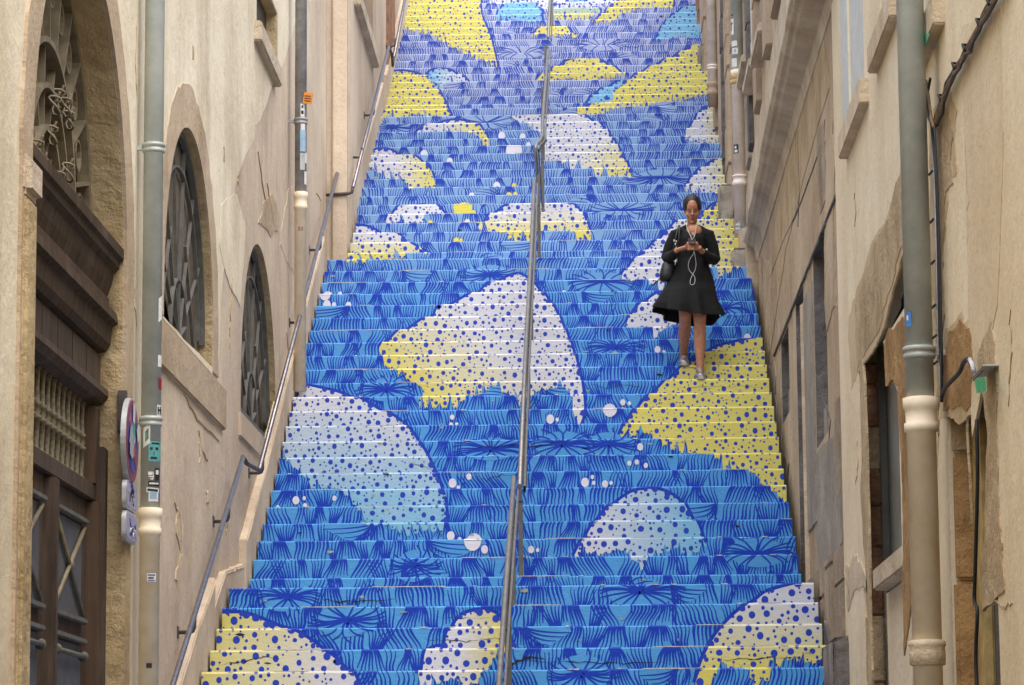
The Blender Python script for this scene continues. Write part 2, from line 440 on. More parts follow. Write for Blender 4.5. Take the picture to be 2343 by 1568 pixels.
def strip(line, widths):
    L = []; Rr = []
    for k, p in enumerate(line):
        a = line[max(0, k-1)]; b = line[min(len(line)-1, k+1)]
        tx, tz = b[0]-a[0], b[1]-a[1]; l = math.hypot(tx, tz) or 1
        nx, nz = -tz/l, tx/l; w = widths[k]/2
        L.append((p[0]+nx*w, p[1]+nz*w)); Rr.append((p[0]-nx*w, p[1]-nz*w))
    return L+Rr[::-1]
# step bodies
for i, (Y, Z) in enumerate(steps):
    a, b = xl(i), xr(i); m = smb[i]; Yn = steps[i+1][0] if i+1 < NST else Y+.6
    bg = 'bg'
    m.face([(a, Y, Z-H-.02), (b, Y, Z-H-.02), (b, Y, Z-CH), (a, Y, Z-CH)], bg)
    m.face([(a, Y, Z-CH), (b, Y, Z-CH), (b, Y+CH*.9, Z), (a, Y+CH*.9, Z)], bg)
    m.face([(a, Y+CH*.9, Z), (b, Y+CH*.9, Z), (b, Yn+.02, Z), (a, Yn+.02, Z)], 'tread')
    for x in (a, b): m.face([(x, Y, Z-H-.02), (x, Y, Z-CH), (x, Y+CH*.9, Z), (x, Yn+.02, Z), (x, Yn+.02, Z-H-.02)], 'cement')
    m.face([(a, Yn+.02, Z-H-.02), (b, Yn+.02, Z-H-.02), (b, Yn+.02, Z), (a, Yn+.02, Z)], 'cement')
    m.face([(a, Y, Z-H-.02), (b, Y, Z-H-.02), (b, Yn+.02, Z-H-.02), (a, Yn+.02, Z-H-.02)], 'cement')
# grass strokes
rnd = random.Random(3)
def grass(i):
    Y, Z = steps[i]; z0 = Z-H; x = xl(i)-rnd.uniform(.05, .3); low = Z < 6.7; nxt = rnd.choice('ud'); hiZ = Z > 8.5
    while x < xr(i)+.15:
        par = rnd.random() < .24
        sp = rnd.uniform(.026, .031) if low else rnd.uniform(.027, .032); bw = (.0136 if low else .0124)
        if par:
            w = rnd.uniform(.12, .34); mode = 'p'; xc = x+w/2; cb = ct = 1.0; lean = rnd.choice((-1, 1))*rnd.uniform(.0, .095); q0 = 1; x += w
        else:
            w = rnd.uniform(.09, .25); mode = nxt; nxt = 'd' if nxt == 'u' else 'u'; q0 = rnd.choice((.3, .45, .55, .65))
            xc = x+w*(1+q0)/4; x += w*(1+q0)/2
            cb, ct = (q0, 1.0) if mode == 'u' else (1.0, q0)
            lean = rnd.uniform(-.05, .05)
        n = max(3, int(round(w/sp))); bend = rnd.choice((-1, 1))*rnd.uniform(.003, .012)
        if low and mode != 'p' and w > .15 and q0 < .45 and rnd.random() < (.5 if Z < 3.6 else .15):
            hh = H*rnd.uniform(.25, .5); j = rnd.uniform(-.02, .02)
            if mode == 'u': tri = [(xc-w*.16, z0), (xc+w*.16, z0), (xc+w*.07, z0+hh*.6), (xc+j, z0+hh), (xc-w*.08, z0+hh*.55)]
            else: tri = [(xc-w*.15+lean, Z), (xc+w*.15+lean, Z), (xc+w*.07+lean, Z-hh*.5), (xc+lean+j, Z-hh), (xc-w*.07+lean, Z-hh*.5)]
            paint(i, tri, 'stroke', 1)
        pt = rnd.random() < .6
        for k in range(n):
            q = (k+.5)/n*2-1; q += rnd.uniform(-.25, .25)/n
            xb = xc+q*w/2*cb; xt = xc+q*w/2*ct+lean; tb = 0.0; te = 1.0
            if mode == 'u' and rnd.random() < .3: te = rnd.uniform(.8, 1)
            if mode == 'd' and rnd.random() < .3: tb = rnd.uniform(.2, .34)
            wd = bw*rnd.uniform(.75, 1.3); line = []; ws = []
            for s in range(7):
                t = tb+(te-tb)*s/6
                cx = xb+(xt-xb)*t+bend*math.sin(2*math.pi*t)*(1 if mode == 'p' else .7)+bend*.5*q*math.sin(math.pi*t)
                line.append((cx, z0+H*t))
                f = {'u': 1.25-.8*s/6, 'd': .45+.8*s/6, 'p': (1.4-1.0*s/6) if pt else (.4+1.0*s/6)}[mode]; ws.append(wd*f)
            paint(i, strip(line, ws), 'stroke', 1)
def sweep(i):
    Y, Z = steps[i]; z0 = Z-H; low = Z < 6.7; x0 = rnd.uniform(xl(i)+.2, xr(i)-.2); sd = rnd.choice((-1, 1)); n = rnd.randint(4, 5); LM = rnd.uniform(.22, .48)
    up = rnd.random() < .6
    def zz_(f): return z0+H*(f if up else 1.04-f)
    reg = [(x0-sd*.02, zz_(0))]+[(x0+sd*LM*t, zz_(.02+.98*math.sin(math.pi/2*min(1, t*1.5))*(1-.75*max(0, t-.45)/.55))) for t in (0.0, .15, .3, .45, .6, .75, .9, 1.0)]+[(x0+sd*LM*.95, zz_(.0))]
    paint(i, reg, 'bg', 2)
    for k in range(n+1):
        q = k/n; L = LM*(.16+.86*q); top = 1.02-.72*q**1.3; line = []; ws = []
        for s in range(9):
            t = s/8; line.append((x0+sd*L*(t**1.15), zz_(.04+top*math.sin(math.pi/2*t**.75)*(1-.12*t*q)))); ws.append((.0135 if low else .0115)*(1.2-.75*t))
        paint(i, strip(line, ws), 'stroke', 3)
for i in range(NB-6, NST-2): grass(i)
for i in range(NB-4, NST-2):
    for _ in range(rnd.choice((0, 0, 1, 1, 2))): sweep(i)
# leaf bursts (tracing units: centre, half width)
BURST = [(1193, 118, 75), (1378, 100, 70), (1108, 275, 80), (1513, 403, 85), (1418, 475, 80), (1378, 642, 85), (1120, 625, 70), (881, 887, 65), (656, 1362, 75), (791, 1416, 85), (1466, 1349, 95), (1288, 1014, 80), (1393, 1014, 70), (1123, 1024, 85), (1735, 1262, 85), (1408, 790, 65), (897, 288, 50), (1490, 1180, 0), (1660, 700, 45), (960, 405, 45), (1330, 1540, 80), (946, 1292, 60)]
for bx, by, hw in BURST:
    if not hw: continue
    c, i, _ = stair_hit(bx, by); sx = hw*c.y/F; sz = H*rnd.uniform(.85, 1.15); cz = c.z
    n = 22; ell = [(c.x+sx*.82*math.cos(2*math.pi*k/n), cz+sz*.78*math.sin(2*math.pi*k/n)) for k in range(n)]
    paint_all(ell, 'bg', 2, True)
    paint_all([(c.x+sx*.09*math.cos(2*math.pi*k/8), cz+sz*.18*math.sin(2*math.pi*k/8)) for k in range(8)], 'stroke', 3, True)
    ns = int(16+sx*22); sgn = rnd.choice((-1, 1))
    for k in range(ns):
        an = 2*math.pi*(k+rnd.uniform(-.2, .2))/ns
        # more strokes towards the sides
        an = an - .30*math.sin(2*an)
        line = []; ws = []; L = rnd.uniform(.9, 1.12); cv = sgn*rnd.uniform(.05, .3)
        for s in range(8):
            t = .03+.97*s/7; rr = t*L; a2 = an+cv*math.sin(math.pi*t)*(1 if math.cos(an) > 0 else -1)
            line.append((c.x+sx*rr*math.cos(a2), cz+sz*rr*math.sin(a2))); ws.append((.0130 if cz < 6.7 else .0115)*(1.2-.4*t))
        paint_all(strip(line, ws), 'stroke', 3)
# big dotted shapes: smooth upper outline, torn lower outline (tracing units)
BL = [
 ('Y', None, [(915, -40), (1080, -40), (1100, 30), (1122, 85), (1137, 148)], [(1137, 148), (1100, 135), (1060, 118), (1035, 105), (1005, 90), (985, 75), (960, 70), (925, 66)]),
 ('L', None, [(1136, 30), (1150, 10), (1175, 0), (1215, -2), (1238, 20), (1238, 46)], [(1236, 48), (1210, 50), (1165, 40), (1138, 44)]),
 ('W', None, [(1110, -60), (1425, -60), (1400, 8)], [(1400, 8), (1330, 15), (1250, 18), (1120, 5)]),
 ('L', ('Y', 'v'), [(1262, 15), (1285, 0), (1340, -4), (1370, 15), (1372, 28)], [(1368, 28), (1330, 45), (1300, 42), (1270, 45)]),
 ('Y', None, [(1353, 48), (1380, 28), (1400, 8), (1440, -25), (1530, -20), (1540, 15)], [(1537, 18), (1500, 15), (1450, 20), (1420, 30), (1395, 48), (1353, 48)]),
 ('L', None, [(1500, 90), (1513, 60), (1540, 30), (1575, 12), (1620, 8), (1625, 70)], [(1620, 85), (1560, 78), (1530, 88), (1500, 90)]),
 ('Y', None, [(1215, 78), (1230, 64), (1260, 56), (1290, 58), (1310, 72), (1325, 88)], [(1325, 88), (1300, 77), (1270, 80), (1240, 76), (1215, 80)]),
 ('Y', None, [(1228, 176), (1263, 155), (1298, 138), (1358, 133), (1393, 145), (1430, 166)], [(1430, 168), (1378, 176), (1338, 180), (1298, 174), (1263, 182), (1230, 184)]),
 ('L', None, [(1340, 232), (1370, 205), (1400, 190), (1430, 180)], [(1430, 190), (1400, 225), (1370, 238), (1342, 234)]),
 ('Y', None, [(1320, 245), (1378, 228), (1410, 200), (1448, 172), (1478, 155), (1548, 122), (1600, 100), (1640, 150), (1640, 210)], [(1640, 212), (1570, 222), (1520, 232), (1450, 240), (1390, 250), (1358, 262), (1322, 258)]),
 ('Y', None, [(860, 280), (880, 240), (885, 168), (950, 163), (985, 180), (1012, 220), (1030, 258)], [(1030, 262), (990, 262), (952, 256), (917, 265), (890, 258), (862, 284)]),
 ('L', ('W', 'h'), [(968, 168), (990, 158), (1022, 157), (1045, 165), (1070, 180)], [(1070, 182), (1040, 182), (1025, 184), (1010, 202), (995, 198), (975, 180)]),
 ('W', ('Y', 'h'), [(945, 298), (985, 280), (1035, 271), (1075, 275), (1100, 288), (1117, 315)], [(1117, 332), (1105, 325), (1090, 305), (1060, 300), (1020, 292), (985, 300), (955, 302)]),
 ('W', ('Y', 'd'), [(1168, 265), (1240, 259), (1318, 259), (1358, 273), (1388, 295), (1418, 340), (1443, 388)], [(1443, 404), (1400, 400), (1368, 395), (1338, 380), (1308, 378), (1270, 362), (1240, 368), (1235, 300), (1200, 278)]),
 ('W', ('Y', 'h'), [(835, 374), (852, 343), (892, 341), (915, 350), (947, 355), (977, 375), (990, 400)], [(997, 428), (970, 425), (938, 430), (922, 405), (885, 405), (848, 380)]),
 ('W', ('Y', 'h'), [(1570, 295), (1588, 275), (1603, 250), (1628, 240), (1660, 226), (1670, 322)], [(1660, 325), (1620, 320), (1593, 320), (1568, 315)]),
 ('W', ('Y', 'h'), [(1568, 425), (1588, 395), (1608, 380), (1628, 368), (1680, 360), (1680, 430)], [(1670, 440), (1643, 440), (1613, 435), (1588, 435), (1570, 430)]),
 ('Y', None, [(1600, 500), (1618, 475), (1640, 463), (1680, 460), (1680, 505)], [(1680, 506), (1600, 506)]),
 ('W', ('Y', 'h'), [(1423, 625), (1443, 600), (1468, 575), (1493, 555), (1523, 530), (1548, 505), (1600, 494), (1700, 497), (1700, 600)], [(1690, 612), (1650, 625), (1620, 610), (1560, 600), (1540, 640), (1513, 655), (1468, 635), (1448, 640), (1423, 636)]),
 ('W', None, [(1433, 735), (1448, 710), (1468, 692), (1498, 672), (1540, 664), (1560, 690)], [(1560, 750), (1540, 735), (1500, 765), (1480, 738), (1436, 745)]),
 ('W', None, [(880, 500), (905, 475), (935, 465), (968, 462), (1000, 470), (1020, 487)], [(1020, 488), (990, 486), (960, 500), (930, 505), (905, 500), (885, 508)]),
 ('W', ('Y', 'v'), [(1093, 515), (1113, 495), (1143, 475), (1183, 463), (1245, 462), (1288, 463), (1318, 470), (1335, 490), (1350, 525)], [(1353, 545), (1325, 542), (1300, 525), (1260, 520), (1235, 520), (1213, 545), (1180, 548), (1150, 530), (1120, 522), (1095, 520)]),
 ('W', ('Y', 'v'), [(790, 594), (796, 545), (800, 518), (842, 517), (872, 528), (912, 535), (930, 552), (978, 572)], [(978, 577), (945, 572), (920, 582), (890, 590), (862, 585), (832, 598), (792, 598)]),
 ('W', ('Y', 'hr'), [(866, 792), (905, 760), (985, 720), (1005, 700), (1085, 668), (1120, 645), (1185, 624), (1222, 648), (1265, 698), (1300, 770), (1325, 850), (1336, 930), (1325, 966)], [(1325, 968), (1310, 940), (1310, 905), (1290, 880), (1230, 888), (1190, 920), (1170, 900), (1130, 880), (1080, 900), (1040, 925), (990, 925), (955, 925), (970, 890), (930, 860), (895, 845), (880, 830), (865, 800)]),
 ('W', ('L', 'v'), [(640, 984), (660, 888), (740, 888), (800, 903), (860, 930), (920, 965), (960, 1015), (985, 1060), (1005, 1110), (1018, 1160), (1015, 1200)], [(1010, 1215), (970, 1210), (930, 1220), (880, 1200), (840, 1200), (820, 1165), (790, 1130), (760, 1110), (710, 1110), (690, 1085), (670, 1065), (648, 1050)]),
 ('Y', None, [(1418, 990), (1443, 949), (1478, 909), (1513, 879), (1548, 849), (1578, 824), (1618, 799), (1668, 784), (1780, 778), (1800, 870), (1820, 980), (1820, 1070), (1810, 1140)], [(1800, 1142), (1770, 1120), (1745, 1100), (1735, 1085), (1700, 1070), (1660, 1065), (1640, 1045), (1600, 1030), (1560, 1030), (1520, 1015), (1500, 1000), (1480, 985), (1450, 990), (1420, 992)]),
 ('W', ('L', 'h'), [(1313, 1266), (1333, 1234), (1363, 1189), (1398, 1154), (1443, 1126), (1488, 1119), (1528, 1126), (1558, 1144), (1583, 1179), (1603, 1209), (1613, 1239)], [(1618, 1246), (1578, 1269), (1548, 1249), (1513, 1264), (1488, 1269), (1470, 1299), (1448, 1279), (1428, 1254), (1398, 1259), (1373, 1264), (1348, 1259), (1318, 1269)]),
 ('Y', ('W', 'h'), [(420, 1480), (460, 1408), (536, 1402), (581, 1411), (626, 1429), (666, 1441), (706, 1464), (731, 1484), (761, 1504), (781, 1529), (806, 1539), (816, 1575), (830, 1650)], [(820, 1660), (420, 1660)]),
 ('W', ('Y', 'h'), [(956, 1540), (976, 1484), (1011, 1474), (1021, 1449), (1051, 1409), (1098, 1396), (1130, 1402), (1148, 1420), (1160, 1450), (1172, 1478)], [(1172, 1482), (1150, 1490), (1130, 1500), (1110, 1530), (1090, 1560), (1060, 1575), (1040, 1550), (1000, 1560), (958, 1568)]),
 ('W', ('Y', 'v'), [(1593, 1560), (1613, 1499), (1628, 1469), (1653, 1434), (1688, 1399), (1733, 1369), (1768, 1349), (1880, 1336), (1900, 1429), (1900, 1474), (1880, 1510)], [(1870, 1512), (1813, 1504), (1788, 1519), (1765, 1509), (1763, 1554), (1733, 1568), (1708, 1529), (1673, 1524), (1658, 1509), (1638, 1544), (1618, 1580), (1595, 1575)]),
]
CC = {'Y': YEL, 'W': WHI, 'L': LIB}
def smooth_line(pts, n=4):
    out = []
    for i in range(len(pts)-1):
        p0 = pts[max(0, i-1)]; p1 = pts[i]; p2 = pts[i+1]; p3 = pts[min(len(pts)-1, i+2)]
        for s in range(n):
            t = s/n; out.append(tuple(.5*(2*p1[k]+(p2[k]-p0[k])*t+(2*p0[k]-5*p1[k]+4*p2[k]-p3[k])*t*t+(3*p1[k]-p0[k]-3*p2[k]+p3[k])*t**3) for k in (0, 1)))
    out.append(pts[-1]); return out
def torn(pts, cx):
    """blades of grass poking up into the lower edge"""
    out = [pts[0]]
    for a, b in zip(pts, pts[1:]):
        L = math.hypot(b[0]-a[0], b[1]-a[1]); sc_ = 1.0 if (a[1]+b[1]) > 700 else .62
        n = max(1, int(L/(17*sc_)))
        for k in range(n):
            t0, t1 = k/n, (k+1)/n; lx = a[0]+(b[0]-a[0])*t0; ly = a[1]+(b[1]-a[1])*t0; rx = a[0]+(b[0]-a[0])*t1; ry = a[1]+(b[1]-a[1])*t1
            mx, my = (lx+rx)/2, (ly+ry)/2; am = rnd.choice((rnd.uniform(2, 9), rnd.uniform(8, 16), rnd.uniform(16, 28)))*sc_; sk = rnd.uniform(-6, 6)*sc_
            dx = (rx-lx); 
            out += [(lx+dx*.18, ly+3*sc_), (lx+dx*.36, my-am*.45), (mx+sk, my-am), (rx-dx*.34, my-am*.3), (rx-dx*.14, ry+2*sc_), (rx, ry)]
    return out
def inside(p, poly):
    c = False; n = len(poly)
    for i in range(n):
        a, b = poly[i], poly[i-1]
        if (a[1] > p[1]) != (b[1] > p[1]) and p[0] < (b[0]-a[0])*(p[1]-a[1])/(b[1]-a[1])+a[0]: c = not c
    return c
def disc(i, x, z, r, mat, layer, sq=1.0):
    paint(i, [(x+r*math.cos(2*math.pi*k/11), z+r*sq*math.sin(2*math.pi*k/11)) for k in range(11)], mat, layer, True)
for bi, (c1, grad, top, bot) in enumerate(BL):
    st = smooth_line(top); lowp = torn(bot, 0) if len(bot) > 2 else bot
    poly2 = [xz(*p) for p in st]; npoly_top = len(poly2)
    polyz = poly2 + [xz(*p) for p in lowp]
    xs = [p[0] for p in polyz]; zs = [p[1] for p in polyz]; x0, x1, z0, z1 = min(xs), max(xs), min(zs), max(zs)
    if grad:
        c2, d = grad; xm, zm = (x0+x1)/2, (z0+z1)/2
        P1, P2 = {'h': ((x0+(x1-x0)*(.3 if (c1, c2) == ('W', 'Y') else 0), zm), (x1-(x1-x0)*(.05 if (c1, c2) == ('W', 'Y') else 0), zm)), 'v': ((xm, z1-(z1-z0)*(.15 if (c1, c2) == ('W', 'Y') else 0)), (xm, z0+(z1-z0)*(.15 if (c1, c2) == ('W', 'Y') else 0))), 'hr': ((x0+(x1-x0)*.5, z0+(z1-z0)*.7), (x0+.1, z0+(z1-z0)*.3)), 'd': ((xm, zm), (x1, z0))}[d]
        MT['blob%d' % bi] = gpaint('paint_blend_%d' % bi, CC[c1], P1, CC[c2], P2)
    else:
        MT['blob%d' % bi] = gpaint('paint_solid_%d' % bi, CC[c1], (x0, z0), tuple(min(255, x+6) for x in CC[c1]), (x1, z1))
    # royal blue outline along the top
    for a, b in zip(poly2, poly2[1:]): paint_all(strip([a, b], [.05, .05]), 'stroke', 4, True)
    scan_all(polyz, 'blob%d' % bi, 5)
    # scallop dots along the upper edge
    acc = 0
    for a, b in zip(poly2, poly2[1:]):
        L = math.hypot(b[0]-a[0], b[1]-a[1]); acc += L
        if acc > .06:
            acc = rnd.uniform(-.05, .03); r = rnd.choice((.012, .017, .022, .028))
            for i in range(NST):
                if steps[i][1]-H <= b[1] < steps[i][1]: disc(i, b[0], b[1], r, 'dot', 6)
    # dots
    big = []; small = []
    area = (x1-x0)*(z1-z0); lowk = 1.15 if z1 < 4.2 else (1.0 if z1 < 8 else .85)
    for i in range(NST):
        Z = steps[i][1]
        if Z < z0 or Z-H > z1: continue
        A, B = max(x0, xl(i)), min(x1, xr(i))
        if B <= A: continue
        bandb = []; n = int((B-A)/.105)+1
        for _ in range(n*7):
            if len(bandb) >= n*1.15: break
            r = rnd.uniform(.0135, .0225)*lowk; x = rnd.uniform(A, B); z = rnd.uniform(Z-H*.8, Z-r-.004)
            if all(math.hypot(x-u, z-w) > .074*lowk for u, w, _ in bandb) and inside((x, z), polyz) and inside((x+r, z), polyz) and inside((x-r, z-r), polyz):
                bandb.append((x, z, r))
        cnt = int((B-A)/.029); sm = []
        for _ in range(cnt*3):
            if len(sm) >= cnt: break
            r = rnd.choice((.006, .007, .009, .011))*lowk; x = rnd.uniform(A, B); z = rnd.uniform(Z-H*.85, Z-.002)
            if all(math.hypot(x-u, z-w) > q+r+.012 for u, w, q in bandb+sm) and inside((x, z), polyz): sm.append((x, z, r))
        for x, z, r in bandb+sm: disc(i, x, z, r, 'dot', 6, rnd.uniform(.95, 1.2))
# plain round spots
BUB = [(744, 672, 14), (774, 665, 5), (793, 691, 7), (760, 690, 5), (744, 690, 9), (1081, 1236, 20), (1028, 1221, 9), (1048, 1228, 5), (1033, 1101, 9), (1046, 1109, 4), (1072, 1089, 6), (673, 1141, 8), (692, 1151, 5), (693, 1137, 4), (628, 1155, 5), (762, 1137, 5), (1033, 951, 5), (1029, 965, 5), (1042, 964, 4), (1395, 934, 17), (1425, 916, 6), (1440, 918, 4), (1258, 954, 9), (1274, 955, 4), (1465, 1019, 7), (1440, 1056, 5), (1457, 1054, 5), (1478, 1060, 5), (1338, 1099, 9), (1355, 1089, 4), (1358, 1100, 4), (1384, 1102, 7), (1398, 1100, 4), (1214, 1254, 7), (1229, 1255, 4), (1505, 794, 7), (1520, 798, 4), (1107, 1254, 8), (1147, 306, 8), (1195, 307, 7), (1175, 340, 19), (1208, 325, 6), (1135, 418, 8), (1290, 660, 4), (1077, 440, 7), (1067, 501, 7), (1027, 362, 7), (968, 346, 9), (1712, 765, 8), (1702, 768, 4),
       (1163, 439, 7, 'Y'), (1178, 437, 5, 'Y'), (1175, 418, 6, 'Y'), (1058, 472, 22, 'Y'), (1081, 480, 6, 'Y'), (982, 502, 6, 'Y'), (1042, 544, 7, 'Y'), (1053, 543, 4, 'Y'), (1095, 507, 5, 'Y')]
for b in BUB:
    p, i, t = stair_hit(b[0], b[1]); r = b[2]*p.y/F
    paint_all([(p.x+r*math.cos(2*math.pi*k/14), p.z+r*1.25*math.sin(2*math.pi*k/14)) for k in range(14)], 'bubY' if len(b) > 3 else 'bubW', 7, True)
# cracks in the worn risers
for (xa, xb, yy, wd) in ((1060, 1300, 1019, .010), (1150, 1250, 1485, .022), (1178, 1560, 1492, .008), (1620, 1850, 1484, .008), (960, 1150, 1478, .006), (1345, 1500, 881, .006), (500, 640, 1491, .008), (990, 1130, 1430, .004), (1080, 1180, 1100, .006), (930, 1000, 1046, .005), (1500, 1760, 875, .004), (700, 900, 1386, .009)):
    n = 26; line = []; ws = []
    p0, i, t = stair_hit((xa+xb)/2, yy); Z = steps[i][1]; zc = Z-H*rnd.uniform(.25, .6) if wd < .02 else Z-H*.72
    pa = stair_hit(xa, yy)[0].x; pb = stair_hit(xb, yy)[0].x; z = zc
    for k in range(n+1):
        z += rnd.gauss(0, .006); z = min(max(z, Z-H*.75), Z-.02); line.append((pa+(pb-pa)*k/n, z)); ws.append(wd*rnd.uniform(.15, 1.3)*math.sin(math.pi*(k+.3)/(n+.6)))
    for k in range(n): paint(i, strip(line[k:k+2], ws[k:k+2]), 'crack', 8)
rc_ = random.Random(21)
for i in range(NB-4, NST-2):
    Z = steps[i][1]
    for _ in range(rc_.randint(4, 9)):
        x = rc_.uniform(xl(i), xr(i)); w = rc_.uniform(.006, .035); h = rc_.uniform(.004, .013); zc = Z-rc_.choice((0, 0, 0, rc_.uniform(0, H*.7)))
        q = [(x+w*math.cos(a)*rc_.uniform(.5, 1.2), zc+h*math.sin(a)*rc_.uniform(.5, 1.3)) for a in [2*math.pi*k/7 for k in range(7)]]
        paint(i, q, rc_.choice(('chip', 'chip', 'crack')) if zc < Z else 'chip', 8)
    for _ in range(rc_.randint(1, 3)):
        x = rc_.uniform(xl(i), xr(i)); L = rc_.uniform(.08, .5); paint(i, [(x, Z-.004), (x+L*.5, Z-.006), (x+L, Z-.003), (x+L, Z), (x, Z)], 'chip', 8)
stair = empty('painted_staircase', (0, steps[0][0], 0), 'long stone staircase with risers painted in blue grass and dotted yellow and white clumps', 'staircase')
for i in range(NST): smb[i].build('step', stair, fixn=False)

# ------------------------------------------------------------------ walls
WL = -2.66; WLF = -2.50; WR = 1.62
def arch(yc, zc, r, z0, n=28, rz=None):
    rz = rz or r
    return [(yc-r, z0)] + [(yc-r*math.cos(math.pi*k/n), zc+rz*math.sin(math.pi*k/n)) for k in range(n+1)] + [(yc+r, z0)]
def rect(y0, y1, z0, z1): return [(y0, z0), (y0, z1), (y1, z1), (y1, z0)]
def wall_mesh(X, outer, holes, thick, mat, back, revmat=None, revdepth=.25):
    """vertical wall in the plane x=X; thick = x of its far side; holes get reveals of the given depth"""
    m = MB(); s = 1 if back > X else -1
    m.poly([[(X, y, z) for y, z in outer]] + [[(X, y, z) for y, z in h] for h in holes], mat)
    for h in holes:
        for i in range(len(h)):
            a, b = h[i], h[(i+1) % len(h)]
            m.face([(X, a[0], a[1]), (X, b[0], b[1]), (X+s*revdepth, b[0], b[1]), (X+s*revdepth, a[0], a[1])], revmat or mat)
    for i in range(len(outer)):
        a, b = outer[i], outer[(i+1) % len(outer)]
        m.face([(X, a[0], a[1]), (X, b[0], b[1]), (back, b[0], b[1]), (back, a[0], a[1])], mat)
    m.poly([[(back, y, z) for y, z in outer]], mat)
    return m
def halo(X, dpts, mat, parent, out=.002, grow=1.16):
    P = [yz(x, y, X) for x, y in dpts]; cy = sum(p[0] for p in P)/len(P); cz = sum(p[1] for p in P)/len(P)
    P = jag([(cy+(y-cy)*(grow+.12), cz+(z-cz)*grow) for y, z in P], .12, 4); m = MB(); m.prism([(X-out, y, z) for y, z in P], (out+.01, 0, 0), mat); m.build('stained_plaster', parent)
def patch(X, dpts, mat, name, parent, out=.004, amp=.09, n=4, yzpts=False, toward=None):
    """a roughly edged patch of bare or repaired surface lying on the wall (as thin as a coat of plaster)"""
    P = dpts if yzpts else [yz(x, y, X) for x, y in dpts]
    P = jag(P, amp, n); s = toward if toward is not None else (1 if X < 0 else -1)
    m = MB(); m.prism([(X+s*out, y, z) for y, z in P], (-s*(out+.01), 0, 0), mat)
    return m.build(name, parent)

# ---- left building with the portal
LB = empty('plaster_building', (WL, 22, 0), 'beige plaster building with an arched portal and two fan grille windows, left of the stairs', 'building')
PC, PR, PZ = 15.92, 1.5, 4.62
W1 = (20.3, 1.26, 4.80); W2 = (24.65, 1.30, 4.77)
portal = arch(PC, PZ, PR, .02)
w1 = arch(W1[0], W1[2], W1[1], 4.58); w2 = arch(W2[0], W2[2], W2[1], 4.56)
sw = rect(24.3, 25.9, 7.81, 8.32)
hol = [portal, w1, w2, sw]
m = wall_mesh(WL, [(-6.0, -.02), (-6.0, 8.2), (21, 8.2), (21, 11.2), (30.9, 11.2), (30.9, -.02)], hol, 0, 'wall_l', WL-4, 'stone_rough', .22)
m.build('wall', LB)
# upper cream coat (older plaster survives on the nearer, higher wall)
P = [(-5.9, .6), (-5.9, 8.1), (20.9, 8.1), (21.1, 11.0), (28.9, 11.0), (28.6, 9.4), (26.6, 8.1), (24.6, 7.1), (23.0, 6.3), (22.35, 5.75), (22.0, 5.0), (21.9, 4.65), (18.95, 4.62), (18.45, 4.1), (18.3, 3.4), (18.5, 2.4), (18.3, .6)]
P = jag(P, .05, 3)
def ringpts(yc, zc, r, z0): return arch(yc, zc, r, z0, 36)
m = MB(); mh = [arch(PC, PZ, PR+.02, .7), arch(W1[0], W1[2], W1[1]+.02, 4.60, 36), rect(24.28, 25.92, 7.80, 8.33)]
m.poly([[(WL+.004, y, z) for y, z in P]] + [[(WL+.004, y, z) for y, z in h] for h in mh], 'wall_l_hi')
m.build("upper_plaster", LB)
# surround rings
def ring_patch(yc, zc, r0, r1, z0, mat, name, parent, X, out, amp=.0):
    a = arch(yc, zc, r0, z0, 40); b = arch(yc, zc, r1, z0, 40); m = MB()
    if amp: b = [(y+random.gauss(0, amp), z+random.gauss(0, amp)) for y, z in b]
    for i in range(len(a)-1):
        m.face([(X+out, *a[i]), (X+out, *a[i+1]), (X+out, *b[i+1]), (X+out, *b[i])], mat)
        m.face([(X+out, *b[i]), (X+out, *b[i+1]), (X-.02, *b[i+1]), (X-.02, *b[i])], mat)
        m.face([(X+out, *a[i]), (X+out, *a[i+1]), (X-.02, *a[i+1]), (X-.02, *a[i])], mat)
    return m.build(name, parent)
ring_patch(W1[0], W1[2], W1[1]+.002, W1[1]+.30, 4.62, 'surround', 'window_surround', LB, WL, .010, .016)
ring_patch(PC, PZ, PR+.002, PR+.28, .3, 'surround', 'portal_surround', LB, WL, .022, .01)
# apron under window 1, sill blocks
m = MB(); m.box(WL-.05, WL+.03, 18.85, 22.2, 4.28, 4.575, 'surround', .01); m.build('window_apron', LB)
m = MB(); m.box(WL-.05, WL+.02, 23.2, 26.1, 4.36, 4.555, 'wall_l', .01); m.build('window_apron', LB)
